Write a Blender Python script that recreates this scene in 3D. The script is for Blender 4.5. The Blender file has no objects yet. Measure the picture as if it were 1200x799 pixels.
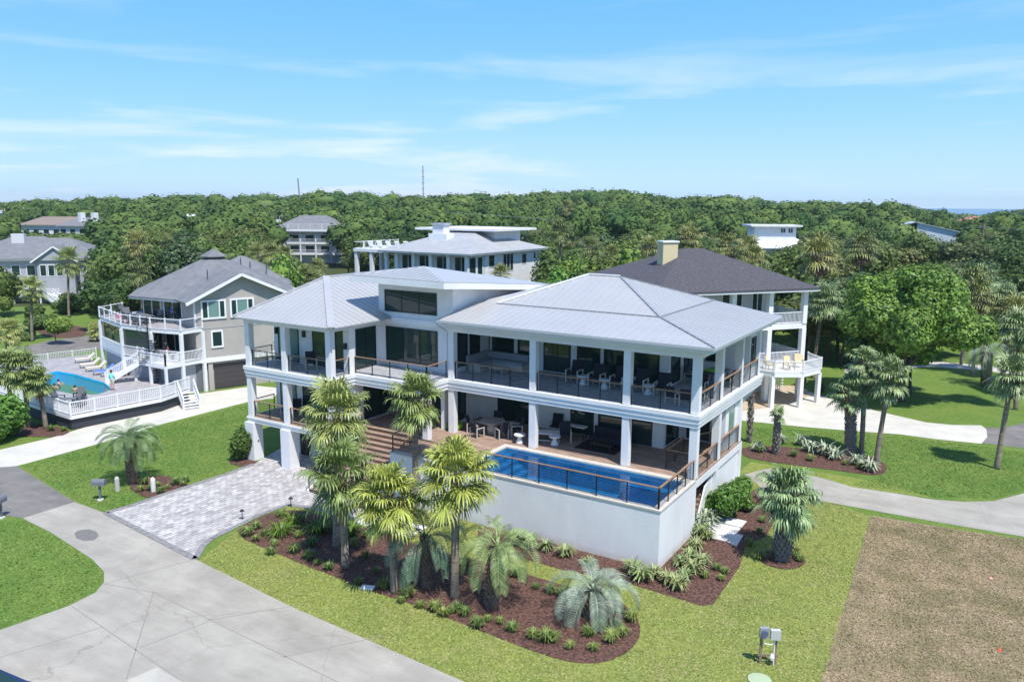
import bpy, math, random
import numpy as np
from mathutils import Vector, Matrix
random.seed(7); NP = np.random.RandomState(7)
SC = bpy.context.scene
COL = SC.collection
R = math.radians
# ------------------------------------------------------------------ camera
FPX, PIT, ROL, YAW = 923.0, R(9.824), R(0.3535), R(31.87)
CAM = Vector((12.47, -33.22, 17.0))
_f = Vector((-math.sin(YAW)*math.cos(PIT), math.cos(YAW)*math.cos(PIT), -math.sin(PIT)))
_r0 = Vector((math.cos(YAW), math.sin(YAW), 0)); _u0 = _r0.cross(_f)
_r = _r0*math.cos(ROL)+_u0*math.sin(ROL); _u = -_r0*math.sin(ROL)+_u0*math.cos(ROL)
cd = bpy.data.cameras.new('camera'); cam = bpy.data.objects.new('camera', cd); COL.objects.link(cam)
cd.sensor_width = 36; cd.sensor_fit = 'HORIZONTAL'; cd.lens = 36*FPX/1200; cd.clip_end = 12000; cd.clip_start = .3
Mx = Matrix((_r, _u, -_f)).transposed().to_4x4(); Mx.translation = CAM; cam.matrix_world = Mx
SC.camera = cam
# ------------------------------------------------------------------ world, sun, exposure
SUN_EL, SUNV = R(62), Vector((.87, -.5, 0)).normalized()
W = bpy.data.worlds.new('World'); SC.world = W; W.use_nodes = True
nt = W.node_tree; nt.nodes.clear()
def N(t, typ, **k):
    n = t.nodes.new(typ)
    for a, b in k.items(): setattr(n, a, b)
    return n
out = N(nt, 'ShaderNodeOutputWorld'); bg = N(nt, 'ShaderNodeBackground'); bg.inputs[1].default_value = .122
sky = N(nt, 'ShaderNodeTexSky', sky_type='NISHITA', sun_disc=False, sun_elevation=SUN_EL)
sky.sun_rotation = math.atan2(SUNV.x, SUNV.y); sky.altitude = 0; sky.air_density = 1.0; sky.dust_density = .3; sky.ozone_density = 2.0
tc = N(nt, 'ShaderNodeTexCoord'); sx = N(nt, 'ShaderNodeSeparateXYZ'); nt.links.new(tc.outputs['Generated'], sx.inputs[0])
mp = N(nt, 'ShaderNodeMapping'); mp.inputs['Scale'].default_value = (1.7, 1.7, 15); mp.inputs['Rotation'].default_value = (0, .02, 2.7); mp.inputs['Location'].default_value = (0, 0, .35)
nt.links.new(tc.outputs['Generated'], mp.inputs[0])
n1 = N(nt, 'ShaderNodeTexNoise'); n1.inputs['Scale'].default_value = 1.5; n1.inputs['Detail'].default_value = 9; n1.inputs['Roughness'].default_value = .58; n1.inputs['Distortion'].default_value = .35
nt.links.new(mp.outputs[0], n1.inputs[0])
rp = N(nt, 'ShaderNodeValToRGB'); rp.color_ramp.elements[0].position = .51; rp.color_ramp.elements[1].position = .70
nt.links.new(n1.outputs[0], rp.inputs[0])
hz = N(nt, 'ShaderNodeMapRange'); hz.inputs[1].default_value = .0; hz.inputs[2].default_value = .17; hz.inputs[3].default_value = 1; hz.inputs[4].default_value = .22
nt.links.new(sx.outputs[2], hz.inputs[0])
mu = N(nt, 'ShaderNodeMath', operation='MULTIPLY'); nt.links.new(rp.outputs[0], mu.inputs[0]); nt.links.new(hz.outputs[0], mu.inputs[1])
hb = N(nt, 'ShaderNodeMapRange'); hb.inputs[1].default_value = .0; hb.inputs[2].default_value = .16; hb.inputs[3].default_value = .18; hb.inputs[4].default_value = 0
nt.links.new(sx.outputs[2], hb.inputs[0])
mxx = N(nt, 'ShaderNodeMath', operation='MAXIMUM'); nt.links.new(mu.outputs[0], mxx.inputs[0]); nt.links.new(hb.outputs[0], mxx.inputs[1])
tint = N(nt, 'ShaderNodeMix', data_type='RGBA'); tint.inputs[0].default_value = .9
gr = N(nt, 'ShaderNodeValToRGB'); ce = gr.color_ramp.elements; ce[0].position = 0; ce[0].color = (.32, .52, .68, 1); ce[1].position = 1; ce[1].color = (.115, .19, .42, 1)
e_ = ce.new(.10); e_.color = (.185, .43, .71, 1); e_ = ce.new(.28); e_.color = (.085, .31, .70, 1)
nt.links.new(sx.outputs[2], gr.inputs[0]); gs = N(nt, 'ShaderNodeVectorMath', operation='SCALE'); gs.inputs['Scale'].default_value = 9.6; nt.links.new(gr.outputs[0], gs.inputs[0]); nt.links.new(gs.outputs[0], tint.inputs[7])
nt.links.new(sky.outputs[0], tint.inputs[6])
mix = N(nt, 'ShaderNodeMix', data_type='RGBA'); mix.inputs[7].default_value = (6.0, 6.3, 6.5, 1)
nt.links.new(mxx.outputs[0], mix.inputs[0]); nt.links.new(tint.outputs[2], mix.inputs[6])
nt.links.new(mix.outputs[2], bg.inputs[0]); nt.links.new(bg.outputs[0], out.inputs[0])
sl = bpy.data.lights.new('sun', 'SUN'); sl.energy = 4.2; sl.angle = R(.53); sl.color = (1, .955, .885)
so = bpy.data.objects.new('sun', sl); COL.objects.link(so)
sd = Vector((SUNV.x*math.cos(SUN_EL), SUNV.y*math.cos(SUN_EL), math.sin(SUN_EL)))
so.rotation_euler = sd.to_track_quat('Z', 'Y').to_euler(); so.location = (30, -30, 60)
SC.view_settings.view_transform = 'Standard'; SC.view_settings.look = 'None'
SC.view_settings.exposure = .5; SC.view_settings.gamma = 1; SC.view_settings.use_curve_mapping = False
SC.render.engine = 'CYCLES'; SC.cycles.max_bounces = 6; SC.cycles.transparent_max_bounces = 8; SC.cycles.diffuse_bounces = 3
# ------------------------------------------------------------------ placing helpers (photo point -> point on a real plane)
def ray(x, y): return (x-600)/FPX*_r - (y-399.5)/FPX*_u + _f
def G(x, y, z=0):
    r = ray(x, y); return CAM + r*((z-CAM.z)/r.z)
def OX(x, y, X):
    r = ray(x, y); return CAM + r*((X-CAM.x)/r.x)
def OY(x, y, Y):
    r = ray(x, y); return CAM + r*((Y-CAM.y)/r.y)
def AT(x, y, d): return CAM + ray(x, y)*d
def DEP(p): return (Vector(p)-CAM).dot(_f)
def ZAT(py, p):
    d = Vector((p[0], p[1], 0))-CAM; t = (399.5-py)/FPX
    return (t*d.dot(_f)-d.dot(_u))/(_u.z-t*_f.z)
def PX(p):
    d = Vector(p)-CAM; w = d.dot(_f); return (600+FPX*d.dot(_r)/w, 399.5-FPX*d.dot(_u)/w)
# ------------------------------------------------------------------ materials
MATS = {}
def mat(name, col, rough=.6, col2=None, ns=2.0, bump=0, bs=None, metal=0, spec=.5, detail=6, var=0, stretch=None, wave=None, lo=.35, hi=.65, island=0, trans=0):
    if name in MATS: return MATS[name]
    m = bpy.data.materials.new(name); m.use_nodes = True; t = m.node_tree; b = t.nodes['Principled BSDF']
    b.inputs['Roughness'].default_value = rough; b.inputs['Metallic'].default_value = metal; b.inputs['Specular IOR Level'].default_value = spec
    c = (*col, 1); b.inputs['Base Color'].default_value = c; src = None
    tcn = N(t, 'ShaderNodeTexCoord'); co = tcn.outputs['Object']
    if stretch:
        mm = N(t, 'ShaderNodeMapping'); mm.inputs['Scale'].default_value = stretch; t.links.new(co, mm.inputs[0]); co = mm.outputs[0]
    if col2 is not None:
        no = N(t, 'ShaderNodeTexNoise'); no.inputs['Scale'].default_value = ns; no.inputs['Detail'].default_value = detail; no.inputs['Roughness'].default_value = .62
        t.links.new(co, no.inputs[0])
        mr = N(t, 'ShaderNodeMapRange'); mr.inputs[1].default_value = lo; mr.inputs[2].default_value = hi; t.links.new(no.outputs[0], mr.inputs[0])
        mi = N(t, 'ShaderNodeMix', data_type='RGBA'); mi.inputs[6].default_value = c; mi.inputs[7].default_value = (*col2, 1)
        t.links.new(mr.outputs[0], mi.inputs[0]); src = mi.outputs[2]
    if var or island:
        oi = N(t, 'ShaderNodeObjectInfo'); ge = N(t, 'ShaderNodeNewGeometry')
        hs = N(t, 'ShaderNodeHueSaturation')
        a = N(t, 'ShaderNodeMath', operation='MULTIPLY_ADD'); a.inputs[1].default_value = var; a.inputs[2].default_value = 1-var/2
        t.links.new(oi.outputs['Random'], a.inputs[0])
        a2 = N(t, 'ShaderNodeMath', operation='MULTIPLY_ADD'); a2.inputs[1].default_value = island; a2.inputs[2].default_value = 1-island/2
        t.links.new(ge.outputs['Random Per Island'], a2.inputs[0])
        a3 = N(t, 'ShaderNodeMath', operation='MULTIPLY'); t.links.new(a.outputs[0], a3.inputs[0]); t.links.new(a2.outputs[0], a3.inputs[1])
        h2 = N(t, 'ShaderNodeMath', operation='MULTIPLY_ADD'); h2.inputs[1].default_value = -.045*(1 if var else .4); h2.inputs[2].default_value = .515
        t.links.new(oi.outputs['Random'], h2.inputs[0]); t.links.new(h2.outputs[0], hs.inputs['Hue'])
        t.links.new(a3.outputs[0], hs.inputs['Value'])
        if src: t.links.new(src, hs.inputs['Color'])
        else: hs.inputs['Color'].default_value = c
        src = hs.outputs[0]
    if src: t.links.new(src, b.inputs['Base Color'])
    if bump:
        nb = N(t, 'ShaderNodeTexNoise'); nb.inputs['Scale'].default_value = bs or ns*6; nb.inputs['Detail'].default_value = 5; t.links.new(co, nb.inputs[0])
        bu = N(t, 'ShaderNodeBump'); bu.inputs['Strength'].default_value = bump; bu.inputs['Distance'].default_value = .05
        t.links.new(nb.outputs[0], bu.inputs['Height']); t.links.new(bu.outputs[0], b.inputs['Normal'])
    if trans:
        tr = N(t, 'ShaderNodeBsdfTranslucent'); ms = N(t, 'ShaderNodeMixShader'); ms.inputs[0].default_value = trans
        if src: t.links.new(src, tr.inputs[0])
        else: tr.inputs[0].default_value = c
        t.links.new(b.outputs[0], ms.inputs[1]); t.links.new(tr.outputs[0], ms.inputs[2]); t.links.new(ms.outputs[0], t.nodes['Material Output'].inputs[0])
    MATS[name] = m; return m
def planks(name, c1, c2, w, axis=1, rough=.7, grout=.03, gc=(.05, .04, .035), boardlen=3.5):
    """boards or pavers laid in rows: brick texture in object space"""
    m = bpy.data.materials.new(name); m.use_nodes = True; t = m.node_tree; b = t.nodes['Principled BSDF']; b.inputs['Roughness'].default_value = rough
    tcn = N(t, 'ShaderNodeTexCoord'); mm = N(t, 'ShaderNodeMapping'); t.links.new(tcn.outputs['Object'], mm.inputs[0])
    if axis == 0: mm.inputs['Rotation'].default_value = (0, 0, R(90))
    br = N(t, 'ShaderNodeTexBrick'); br.inputs['Scale'].default_value = 1; br.inputs['Brick Width'].default_value = boardlen; br.inputs['Row Height'].default_value = w
    br.inputs['Mortar Size'].default_value = grout*w; br.inputs['Color1'].default_value = (*c1, 1); br.inputs['Color2'].default_value = (*c2, 1); br.inputs['Mortar'].default_value = (*gc, 1); br.inputs['Bias'].default_value = -.1
    t.links.new(mm.outputs[0], br.inputs[0])
    no = N(t, 'ShaderNodeTexNoise'); no.inputs['Scale'].default_value = 1.7; no.inputs['Detail'].default_value = 7; t.links.new(mm.outputs[0], no.inputs[0])
    mr = N(t, 'ShaderNodeMapRange'); mr.inputs[1].default_value = .3; mr.inputs[2].default_value = .7; mr.inputs[3].default_value = .78; mr.inputs[4].default_value = 1.2; t.links.new(no.outputs[0], mr.inputs[0])
    mi = N(t, 'ShaderNodeMix', data_type='RGBA', blend_type='MULTIPLY'); mi.inputs[0].default_value = 1
    t.links.new(br.outputs[0], mi.inputs[6]); t.links.new(mr.outputs[0], mi.inputs[7]); t.links.new(mi.outputs[2], b.inputs['Base Color'])
    MATS[name] = m; return m
WHITE = mat('white_paint', (.80, .805, .81), .45, (.72, .73, .745), ns=.7, bump=.05, bs=9)
STUCCO = mat('white_stucco', (.82, .82, .825), .8, (.66, .67, .69), ns=.35, bump=.25, bs=22, lo=.3, hi=.75, stretch=(1, 1, .5))
METALROOF = mat('pale_metal_roof', (.445, .445, .445), .38, (.405, .405, .41), ns=.5, metal=.15, lo=.3, hi=.7)
ROOFTRIM = mat('grey_metal_trim', (.27, .29, .32), .45, metal=.3)
BLACK = mat('black_metal', (.015, .015, .017), .35)
IPE = mat('oiled_wood', (.34, .20, .12), .5, (.24, .14, .085), ns=3, stretch=(1, 1, 6))
DECK1 = planks('ipe_decking', (.36, .25, .19), (.27, .185, .14), .14, 1)
DECK2 = planks('grey_decking', (.46, .47, .50), (.40, .41, .44), .14, 1, gc=(.12, .12, .13))
STONE = mat('travertine', (.62, .58, .52), .6, (.5, .46, .4), ns=4)
CONC = mat('concrete', (.40, .375, .325), .9, (.27, .25, .215), ns=.5, bump=.25, bs=20, detail=14, lo=.30, hi=.78)
ASPH = mat('asphalt', (.21, .195, .18), .9, (.15, .14, .13), ns=.8, bump=.3, bs=25, detail=10)
MULCH = mat('mulch', (.155, .075, .052), .95, (.042, .021, .016), ns=7, bump=1, bs=16, detail=14, lo=.4, hi=.6)
def grassmat(name, a, b_, c_):
    m = bpy.data.materials.new(name); m.use_nodes = True; t = m.node_tree; b = t.nodes['Principled BSDF']; b.inputs['Roughness'].default_value = .9; b.inputs['Specular IOR Level'].default_value = .15
    tcn = N(t, 'ShaderNodeTexCoord')
    def no(s, d=8, st=None, ro=.65):
        n = N(t, 'ShaderNodeTexNoise'); n.inputs['Scale'].default_value = s; n.inputs['Detail'].default_value = d; n.inputs['Roughness'].default_value = ro
        if st:
            mm = N(t, 'ShaderNodeMapping'); mm.inputs['Scale'].default_value = st; mm.inputs['Rotation'].default_value = (0, 0, .5); t.links.new(tcn.outputs['Object'], mm.inputs[0]); t.links.new(mm.outputs[0], n.inputs[0])
        else: t.links.new(tcn.outputs['Object'], n.inputs[0])
        return n.outputs[0]
    def mr(s, lo, hi, o1=0, o2=1):
        n = N(t, 'ShaderNodeMapRange'); n.inputs[1].default_value = lo; n.inputs[2].default_value = hi; n.inputs[3].default_value = o1; n.inputs[4].default_value = o2; t.links.new(s, n.inputs[0]); return n.outputs[0]
    def mix(f, x, y, bt='MIX'):
        n = N(t, 'ShaderNodeMix', data_type='RGBA', blend_type=bt)
        if hasattr(f, 'links'): t.links.new(f, n.inputs[0])
        else: n.inputs[0].default_value = f
        for i, v in ((6, x), (7, y)):
            if hasattr(v, 'links'): t.links.new(v, n.inputs[i])
            else: n.inputs[i].default_value = (*v, 1)
        return n.outputs[2]
    k = mix(mr(no(.30, 10), .36, .64), a, b_)
    k = mix(mr(no(1.3, 8), .54, .78, 0, .75), k, c_)
    k = mix(1.0, k, mr(no(2.6, 10, (1, .6, 1), .8), .3, .7, .76, 1.22), 'MULTIPLY')
    fine = mr(no(9, 8, (1, .45, 1), .8), .28, .72, .55, 1.38)
    k = mix(1.0, k, fine, 'MULTIPLY')
    t.links.new(k, b.inputs['Base Color'])
    bu = N(t, 'ShaderNodeBump'); bu.inputs['Strength'].default_value = .7; bu.inputs['Distance'].default_value = .06
    t.links.new(no(18, 5), bu.inputs['Height']); t.links.new(bu.outputs[0], b.inputs['Normal'])
    MATS[name] = m; return m
LAWN = grassmat('lawn_light', (.235, .265, .062), (.17, .22, .05), (.32, .275, .13))
LAWN2 = grassmat('lawn_rich', (.105, .185, .034), (.15, .215, .042), (.20, .22, .075))
DIRT = grassmat('dry_lot', (.33, .25, .165), (.21, .165, .105), (.17, .20, .08))
FLOOR = grassmat('woodland_floor', (.05, .075, .02), (.07, .08, .03), (.10, .09, .05))
def weather(m, kind):
    """cracks and tyre-worn patches for concrete; rain streaks for stucco"""
    t = m.node_tree; b = t.nodes['Principled BSDF']; src = b.inputs['Base Color'].links[0].from_socket; tcn = N(t, 'ShaderNodeTexCoord')
    mi = N(t, 'ShaderNodeMix', data_type='RGBA', blend_type='MULTIPLY'); mi.inputs[0].default_value = 1; t.links.new(src, mi.inputs[6])
    mm = N(t, 'ShaderNodeMapping'); t.links.new(tcn.outputs['Object'], mm.inputs[0]); no = N(t, 'ShaderNodeTexNoise'); t.links.new(mm.outputs[0], no.inputs[0]); no.inputs['Detail'].default_value = 8; no.inputs['Roughness'].default_value = .7
    mr = N(t, 'ShaderNodeMapRange'); t.links.new(no.outputs[0], mr.inputs[0])
    if kind == 'streak':
        mm.inputs['Scale'].default_value = (1.6, 1.6, .16); no.inputs['Scale'].default_value = 1.4
        for i, v in ((1, .35), (2, .75), (3, 1.01), (4, .965)): mr.inputs[i].default_value = v
        sp = N(t, 'ShaderNodeSeparateXYZ'); t.links.new(tcn.outputs['Object'], sp.inputs[0]); mz = N(t, 'ShaderNodeMapRange')
        for i, v in ((1, .0), (2, .42), (3, .75), (4, .0)): mz.inputs[i].default_value = v
        t.links.new(sp.outputs[2], mz.inputs[0]); n3 = N(t, 'ShaderNodeTexNoise'); n3.inputs['Scale'].default_value = 2.5; n3.inputs['Detail'].default_value = 8; t.links.new(tcn.outputs['Object'], n3.inputs[0])
        m3 = N(t, 'ShaderNodeMath', operation='MULTIPLY'); t.links.new(mz.outputs[0], m3.inputs[0]); t.links.new(n3.outputs[0], m3.inputs[1])
        md = N(t, 'ShaderNodeMix', data_type='RGBA'); md.inputs[7].default_value = (.50, .40, .31, 1); t.links.new(m3.outputs[0], md.inputs[0]); t.links.new(mr.outputs[0], md.inputs[6])
        t.links.new(md.outputs[2], mi.inputs[7])
    else:
        mm.inputs['Rotation'].default_value = (0, 0, -.72); mm.inputs['Scale'].default_value = (.25, 1.2, 1); no.inputs['Scale'].default_value = .7
        for i, v in ((1, .3), (2, .72), (3, 1.10), (4, .80)): mr.inputs[i].default_value = v
        nz = N(t, 'ShaderNodeTexNoise'); nz.inputs['Scale'].default_value = 1.2; nz.inputs['Detail'].default_value = 6; t.links.new(tcn.outputs['Object'], nz.inputs[0])
        ad = N(t, 'ShaderNodeMix', data_type='RGBA', blend_type='LINEAR_LIGHT'); ad.inputs[0].default_value = .35; t.links.new(tcn.outputs['Object'], ad.inputs[6]); t.links.new(nz.outputs[1], ad.inputs[7])
        vo = N(t, 'ShaderNodeTexVoronoi', feature='DISTANCE_TO_EDGE'); vo.inputs['Scale'].default_value = .13; t.links.new(ad.outputs[2], vo.inputs[0])
        m2 = N(t, 'ShaderNodeMapRange')
        for i, v in ((1, .0), (2, .0028), (3, .72), (4, 1.0)): m2.inputs[i].default_value = v
        t.links.new(vo.outputs[0], m2.inputs[0]); mu2 = N(t, 'ShaderNodeMath', operation='MULTIPLY'); t.links.new(mr.outputs[0], mu2.inputs[0]); t.links.new(m2.outputs[0], mu2.inputs[1]); t.links.new(mu2.outputs[0], mi.inputs[7])
    t.links.new(mi.outputs[2], b.inputs['Base Color'])
weather(CONC, 'crack'); weather(STUCCO, 'streak'); weather(ASPH, 'crack')
def glassmat(name, c, rough=.03, refl=1.9):
    m = mat(name, c, rough, spec=.8); m.node_tree.nodes['Principled BSDF'].inputs['IOR'].default_value = refl; return m
GLASS = glassmat('dark_glass', (.016, .042, .038), .02, 1.45)
GLASS2 = glassmat('curtained_glass', (.16, .27, .25), .1, 1.5)
def watermat(name, tintc, gl, bs=3.0):
    m = bpy.data.materials.new(name); m.use_nodes = True; t = m.node_tree; t.nodes.remove(t.nodes['Principled BSDF'])
    tr = N(t, 'ShaderNodeBsdfTransparent'); tr.inputs[0].default_value = (*tintc, 1); g = N(t, 'ShaderNodeBsdfGlossy'); g.inputs['Roughness'].default_value = .04
    fr = N(t, 'ShaderNodeFresnel'); fr.inputs[0].default_value = gl; ms = N(t, 'ShaderNodeMixShader')
    no = N(t, 'ShaderNodeTexNoise'); no.inputs['Scale'].default_value = bs; no.inputs['Detail'].default_value = 3; tcn = N(t, 'ShaderNodeTexCoord'); t.links.new(tcn.outputs['Object'], no.inputs[0])
    bu = N(t, 'ShaderNodeBump'); bu.inputs['Strength'].default_value = .10; bu.inputs['Distance'].default_value = .03; t.links.new(no.outputs[0], bu.inputs['Height'])
    t.links.new(bu.outputs[0], g.inputs['Normal']); t.links.new(bu.outputs[0], fr.inputs['Normal'])
    t.links.new(fr.outputs[0], ms.inputs[0]); t.links.new(tr.outputs[0], ms.inputs[1]); t.links.new(g.outputs[0], ms.inputs[2]); t.links.new(ms.outputs[0], t.nodes['Material Output'].inputs[0])
    return m
# ------------------------------------------------------------------ object helpers
OFF = {}
def tag(o, label=None, cat=None, group=None, kind=None):
    if label: o['label'] = label
    if cat: o['category'] = cat
    if group: o['group'] = group
    if kind: o['kind'] = kind
    return o
def thing(name, loc, label, cat, group=None, rz=0):
    o = bpy.data.objects.new(name, None); COL.objects.link(o); o.location = loc; o.rotation_euler = (0, 0, rz); o.empty_display_size = .2
    OFF[o.name] = Vector(loc); return tag(o, label, cat, group)
def mesh_obj(name, v, f, m, parent=None, smooth=False):
    me = bpy.data.meshes.new(name)
    v = np.asarray(v, dtype=np.float32).reshape(-1, 3)
    if parent is not None and OFF.get(parent.name) is not None:
        v = v - np.array(OFF[parent.name], dtype=np.float32)
    if isinstance(f, np.ndarray):
        k = f.shape[1]; nf = f.shape[0]
        me.vertices.add(len(v)); me.vertices.foreach_set('co', v.ravel())
        me.loops.add(nf*k); me.loops.foreach_set('vertex_index', f.ravel().astype(np.int32))
        me.polygons.add(nf); me.polygons.foreach_set('loop_start', np.arange(0, nf*k, k, dtype=np.int32))
        me.update(calc_edges=True)
    else:
        me.from_pydata([tuple(map(float, a)) for a in v], [], f); me.update()
    if smooth: me.polygons.foreach_set('use_smooth', [True]*len(me.polygons))
    me.materials.append(m)
    o = bpy.data.objects.new(name, me); COL.objects.link(o)
    if parent is not None:
        o.parent = parent; OFF[o.name] = OFF.get(parent.name)
    return o
class MB:
    def __init__(s, T=None): s.v = []; s.f = []; s.T = T
    def pt(s, p): 
        p = Vector(p); return tuple(s.T @ p) if s.T else tuple(p)
    def add(s, vs, fs):
        n = len(s.v); s.v += [s.pt(p) for p in vs]; s.f += [tuple(i+n for i in f) for f in fs]; return s
    def box(s, x0, y0, z0, x1, y1, z1):
        x0, x1 = sorted((x0, x1)); y0, y1 = sorted((y0, y1)); z0, z1 = sorted((z0, z1))
        return s.add([(x0,y0,z0),(x1,y0,z0),(x1,y1,z0),(x0,y1,z0),(x0,y0,z1),(x1,y0,z1),(x1,y1,z1),(x0,y1,z1)],
                     [(0,3,2,1),(4,5,6,7),(0,1,5,4),(1,2,6,5),(2,3,7,6),(3,0,4,7)])
    def prism(s, poly, z0, z1):
        a = sum(poly[i][0]*poly[(i+1) % len(poly)][1]-poly[(i+1) % len(poly)][0]*poly[i][1] for i in range(len(poly)))
        if a < 0: poly = poly[::-1]
        n = len(poly)
        return s.add([(p[0], p[1], z0) for p in poly]+[(p[0], p[1], z1) for p in poly],
                     [tuple(range(n-1, -1, -1)), tuple(range(n, 2*n))]+[(i, (i+1) % n, n+(i+1) % n, n+i) for i in range(n)])
    def bar(s, p, q, w, h=None, upv=(0, 0, 1)):
        """rectangular bar from p to q"""
        p, q = Vector(p), Vector(q); h = h or w; d = (q-p).normalized(); u = Vector(upv)
        if abs(d.dot(u)) > .99: u = Vector((1, 0, 0))
        a = d.cross(u).normalized(); b = a.cross(d).normalized(); a *= w/2; b *= h/2
        return s.add([p-a-b, p+a-b, p+a+b, p-a+b, q-a-b, q+a-b, q+a+b, q-a+b], [(0,3,2,1),(4,5,6,7),(0,1,5,4),(1,2,6,5),(2,3,7,6),(3,0,4,7)][0:6])
    def tube(s, pts, rs, n=8, cap=True):
        pts = [Vector(p) for p in pts]; rs = rs if hasattr(rs, '__len__') else [rs]*len(pts)
        vs = []; fs = []
        for i, p in enumerate(pts):
            d = (pts[min(i+1, len(pts)-1)]-pts[max(i-1, 0)]).normalized(); u = Vector((0, 0, 1)) if abs(d.z) < .9 else Vector((1, 0, 0))
            a = d.cross(u).normalized(); b = d.cross(a).normalized()
            for k in range(n): t = 2*math.pi*k/n; vs.append(p+(a*math.cos(t)+b*math.sin(t))*rs[i])
        for i in range(len(pts)-1):
            for k in range(n): fs.append((i*n+k, i*n+(k+1) % n, (i+1)*n+(k+1) % n, (i+1)*n+k))
        if cap: fs.append(tuple(range(n-1, -1, -1))); fs.append(tuple((len(pts)-1)*n+k for k in range(n)))
        return s.add(vs, fs)
    def lathe(s, c, prof, n=16):
        c = Vector(c); vs = []; fs = []
        for r, z in prof:
            for k in range(n): t = 2*math.pi*k/n; vs.append(c+Vector((r*math.cos(t), r*math.sin(t), z)))
        for i in range(len(prof)-1):
            for k in range(n): fs.append((i*n+k, i*n+(k+1) % n, (i+1)*n+(k+1) % n, (i+1)*n+k))
        fs.append(tuple(range(n-1, -1, -1))); fs.append(tuple((len(prof)-1)*n+k for k in range(n)))
        return s.add(vs, fs)
    def ball(s, c, rx, ry=None, rz=None, n=10, m=7):
        ry = ry or rx; rz = rz or rx; c = Vector(c); vs = [c+Vector((0, 0, -rz))]; fs = []
        for i in range(1, m):
            a = -math.pi/2+math.pi*i/m
            for k in range(n): t = 2*math.pi*k/n; vs.append(c+Vector((rx*math.cos(a)*math.cos(t), ry*math.cos(a)*math.sin(t), rz*math.sin(a))))
        vs.append(c+Vector((0, 0, rz)))
        for k in range(n): fs.append((0, 1+(k+1) % n, 1+k))
        for i in range(m-2):
            for k in range(n): fs.append((1+i*n+k, 1+i*n+(k+1) % n, 1+(i+1)*n+(k+1) % n, 1+(i+1)*n+k))
        e = len(vs)-1
        for k in range(n): fs.append((e, 1+(m-2)*n+k, 1+(m-2)*n+(k+1) % n))
        return s.add(vs, fs)
    def slab(s, poly, th=.08):
        """planar 3D polygon given thickness downwards"""
        n = len(poly); p = [Vector(q) for q in poly]
        nr = (p[1]-p[0]).cross(p[2]-p[0])
        if nr.z < 0: p = p[::-1]
        lo = [q-Vector((0, 0, th)) for q in p]
        return s.add(p+lo, [tuple(range(n)), tuple(range(2*n-1, n-1, -1))]+[(i, n+i, n+(i+1) % n, (i+1) % n) for i in range(n)])
    def build(s, name, m, parent=None, smooth=False): return mesh_obj(name, s.v, s.f, m, parent, smooth)
def copy_tree(o, parent=None):
    c = o.copy(); COL.objects.link(c); c.parent = parent; OFF[c.name] = OFF.get(o.name)
    for ch in list(o.children): copy_tree(ch, c)
    return c
def place(o, loc, rz=0, s=1, label=None):
    o.location = loc; o.rotation_euler = (0, 0, rz); o.scale = (s, s, s) if not hasattr(s, '__len__') else s
    if label: o['label'] = label
    return o
def TR(o, deg): return Matrix.Translation(Vector(o)) @ Matrix.Rotation(R(deg), 4, 'Z')
def seams(mb, poly, updir, sp=.5, w=.045, h=.028):
    """standing seams: ribs running up the slope, clipped to the roof face"""
    p = [Vector(q) for q in poly]; nr = (p[1]-p[0]).cross(p[2]-p[0]).normalized()
    if nr.z < 0: nr = -nr
    v = Vector(updir); v = (v-nr*v.dot(nr)).normalized(); u = v.cross(nr).normalized(); o = p[0]
    q = [((a-o).dot(u), (a-o).dot(v)) for a in p]; n = len(q)
    lo, hi = min(a[0] for a in q), max(a[0] for a in q); t = lo+sp/2
    while t < hi:
        ys = []
        for i in range(n):
            (x0, y0), (x1, y1) = q[i], q[(i+1) % n]
            if (x0-t)*(x1-t) < 0: ys.append(y0+(t-x0)/(x1-x0)*(y1-y0))
        ys.sort()
        for k in range(0, len(ys)-1, 2):
            if ys[k+1]-ys[k] > .1: mb.bar(o+u*t+v*(ys[k]+.01)+nr*h/2, o+u*t+v*(ys[k+1]-.01)+nr*h/2, w, h, nr)
        t += sp
def window(parent, p0, ang, w, h, n=1, fm=None, gm=None, fw=.06, T=None, mull=None, proud=.05, cross=False, name='window'):
    """framed window standing on a wall; p0 lower left corner seen from outside, ang = direction of the wall's run (deg)"""
    fm = fm or BLACK; gm = gm or GLASS
    M = (T or Matrix.Identity(4)) @ TR(p0, ang)
    a = MB(M); a.box(0, -proud, 0, fw, .0, h); a.box(w-fw, -proud, 0, w, 0, h); a.box(fw, -proud, 0, w-fw, 0, fw); a.box(fw, -proud, h-fw, w-fw, 0, h)
    for k in range(1, n): x = w*k/n; a.box(x-fw/2, -proud, fw, x+fw/2, 0, h-fw)
    if cross: a.box(fw, -proud*.9, h/2-fw/3, w-fw, 0, h/2+fw/3)
    f = a.build(name, fm, parent)
    MB(M).box(fw*.5, -proud*.4, fw*.5, w-fw*.5, -.003, h-fw*.5).build('pane', gm, f)
    return f
def rail_cable(parent, p, q, z, h=1.05, sp=1.45, gap=.12, handrail=True, ends=True):
    p = Vector((p[0], p[1], z)); q = Vector((q[0], q[1], z)); L = (q-p).length; d = (q-p)/L
    m = MB()
    k = 1
    while k*gap < h-.06:
        m.bar(p+Vector((0, 0, k*gap)), q+Vector((0, 0, k*gap)), .016); k += 1
    r = m.build('railing', BLACK, parent)
    n = max(1, round(L/sp))
    for i in range(n+1):
        a = p+d*(L*i/n); a = a+d*(.03 if i == 0 else (-.03 if i == n else 0))
        MB().box(a.x-.025, a.y-.025, z, a.x+.025, a.y+.025, z+h-.02).build('post', BLACK, r)
    if handrail: MB().bar(p+Vector((0, 0, h)), q+Vector((0, 0, h)), .10, .045).build('handrail', IPE, r)
    return r
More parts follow.
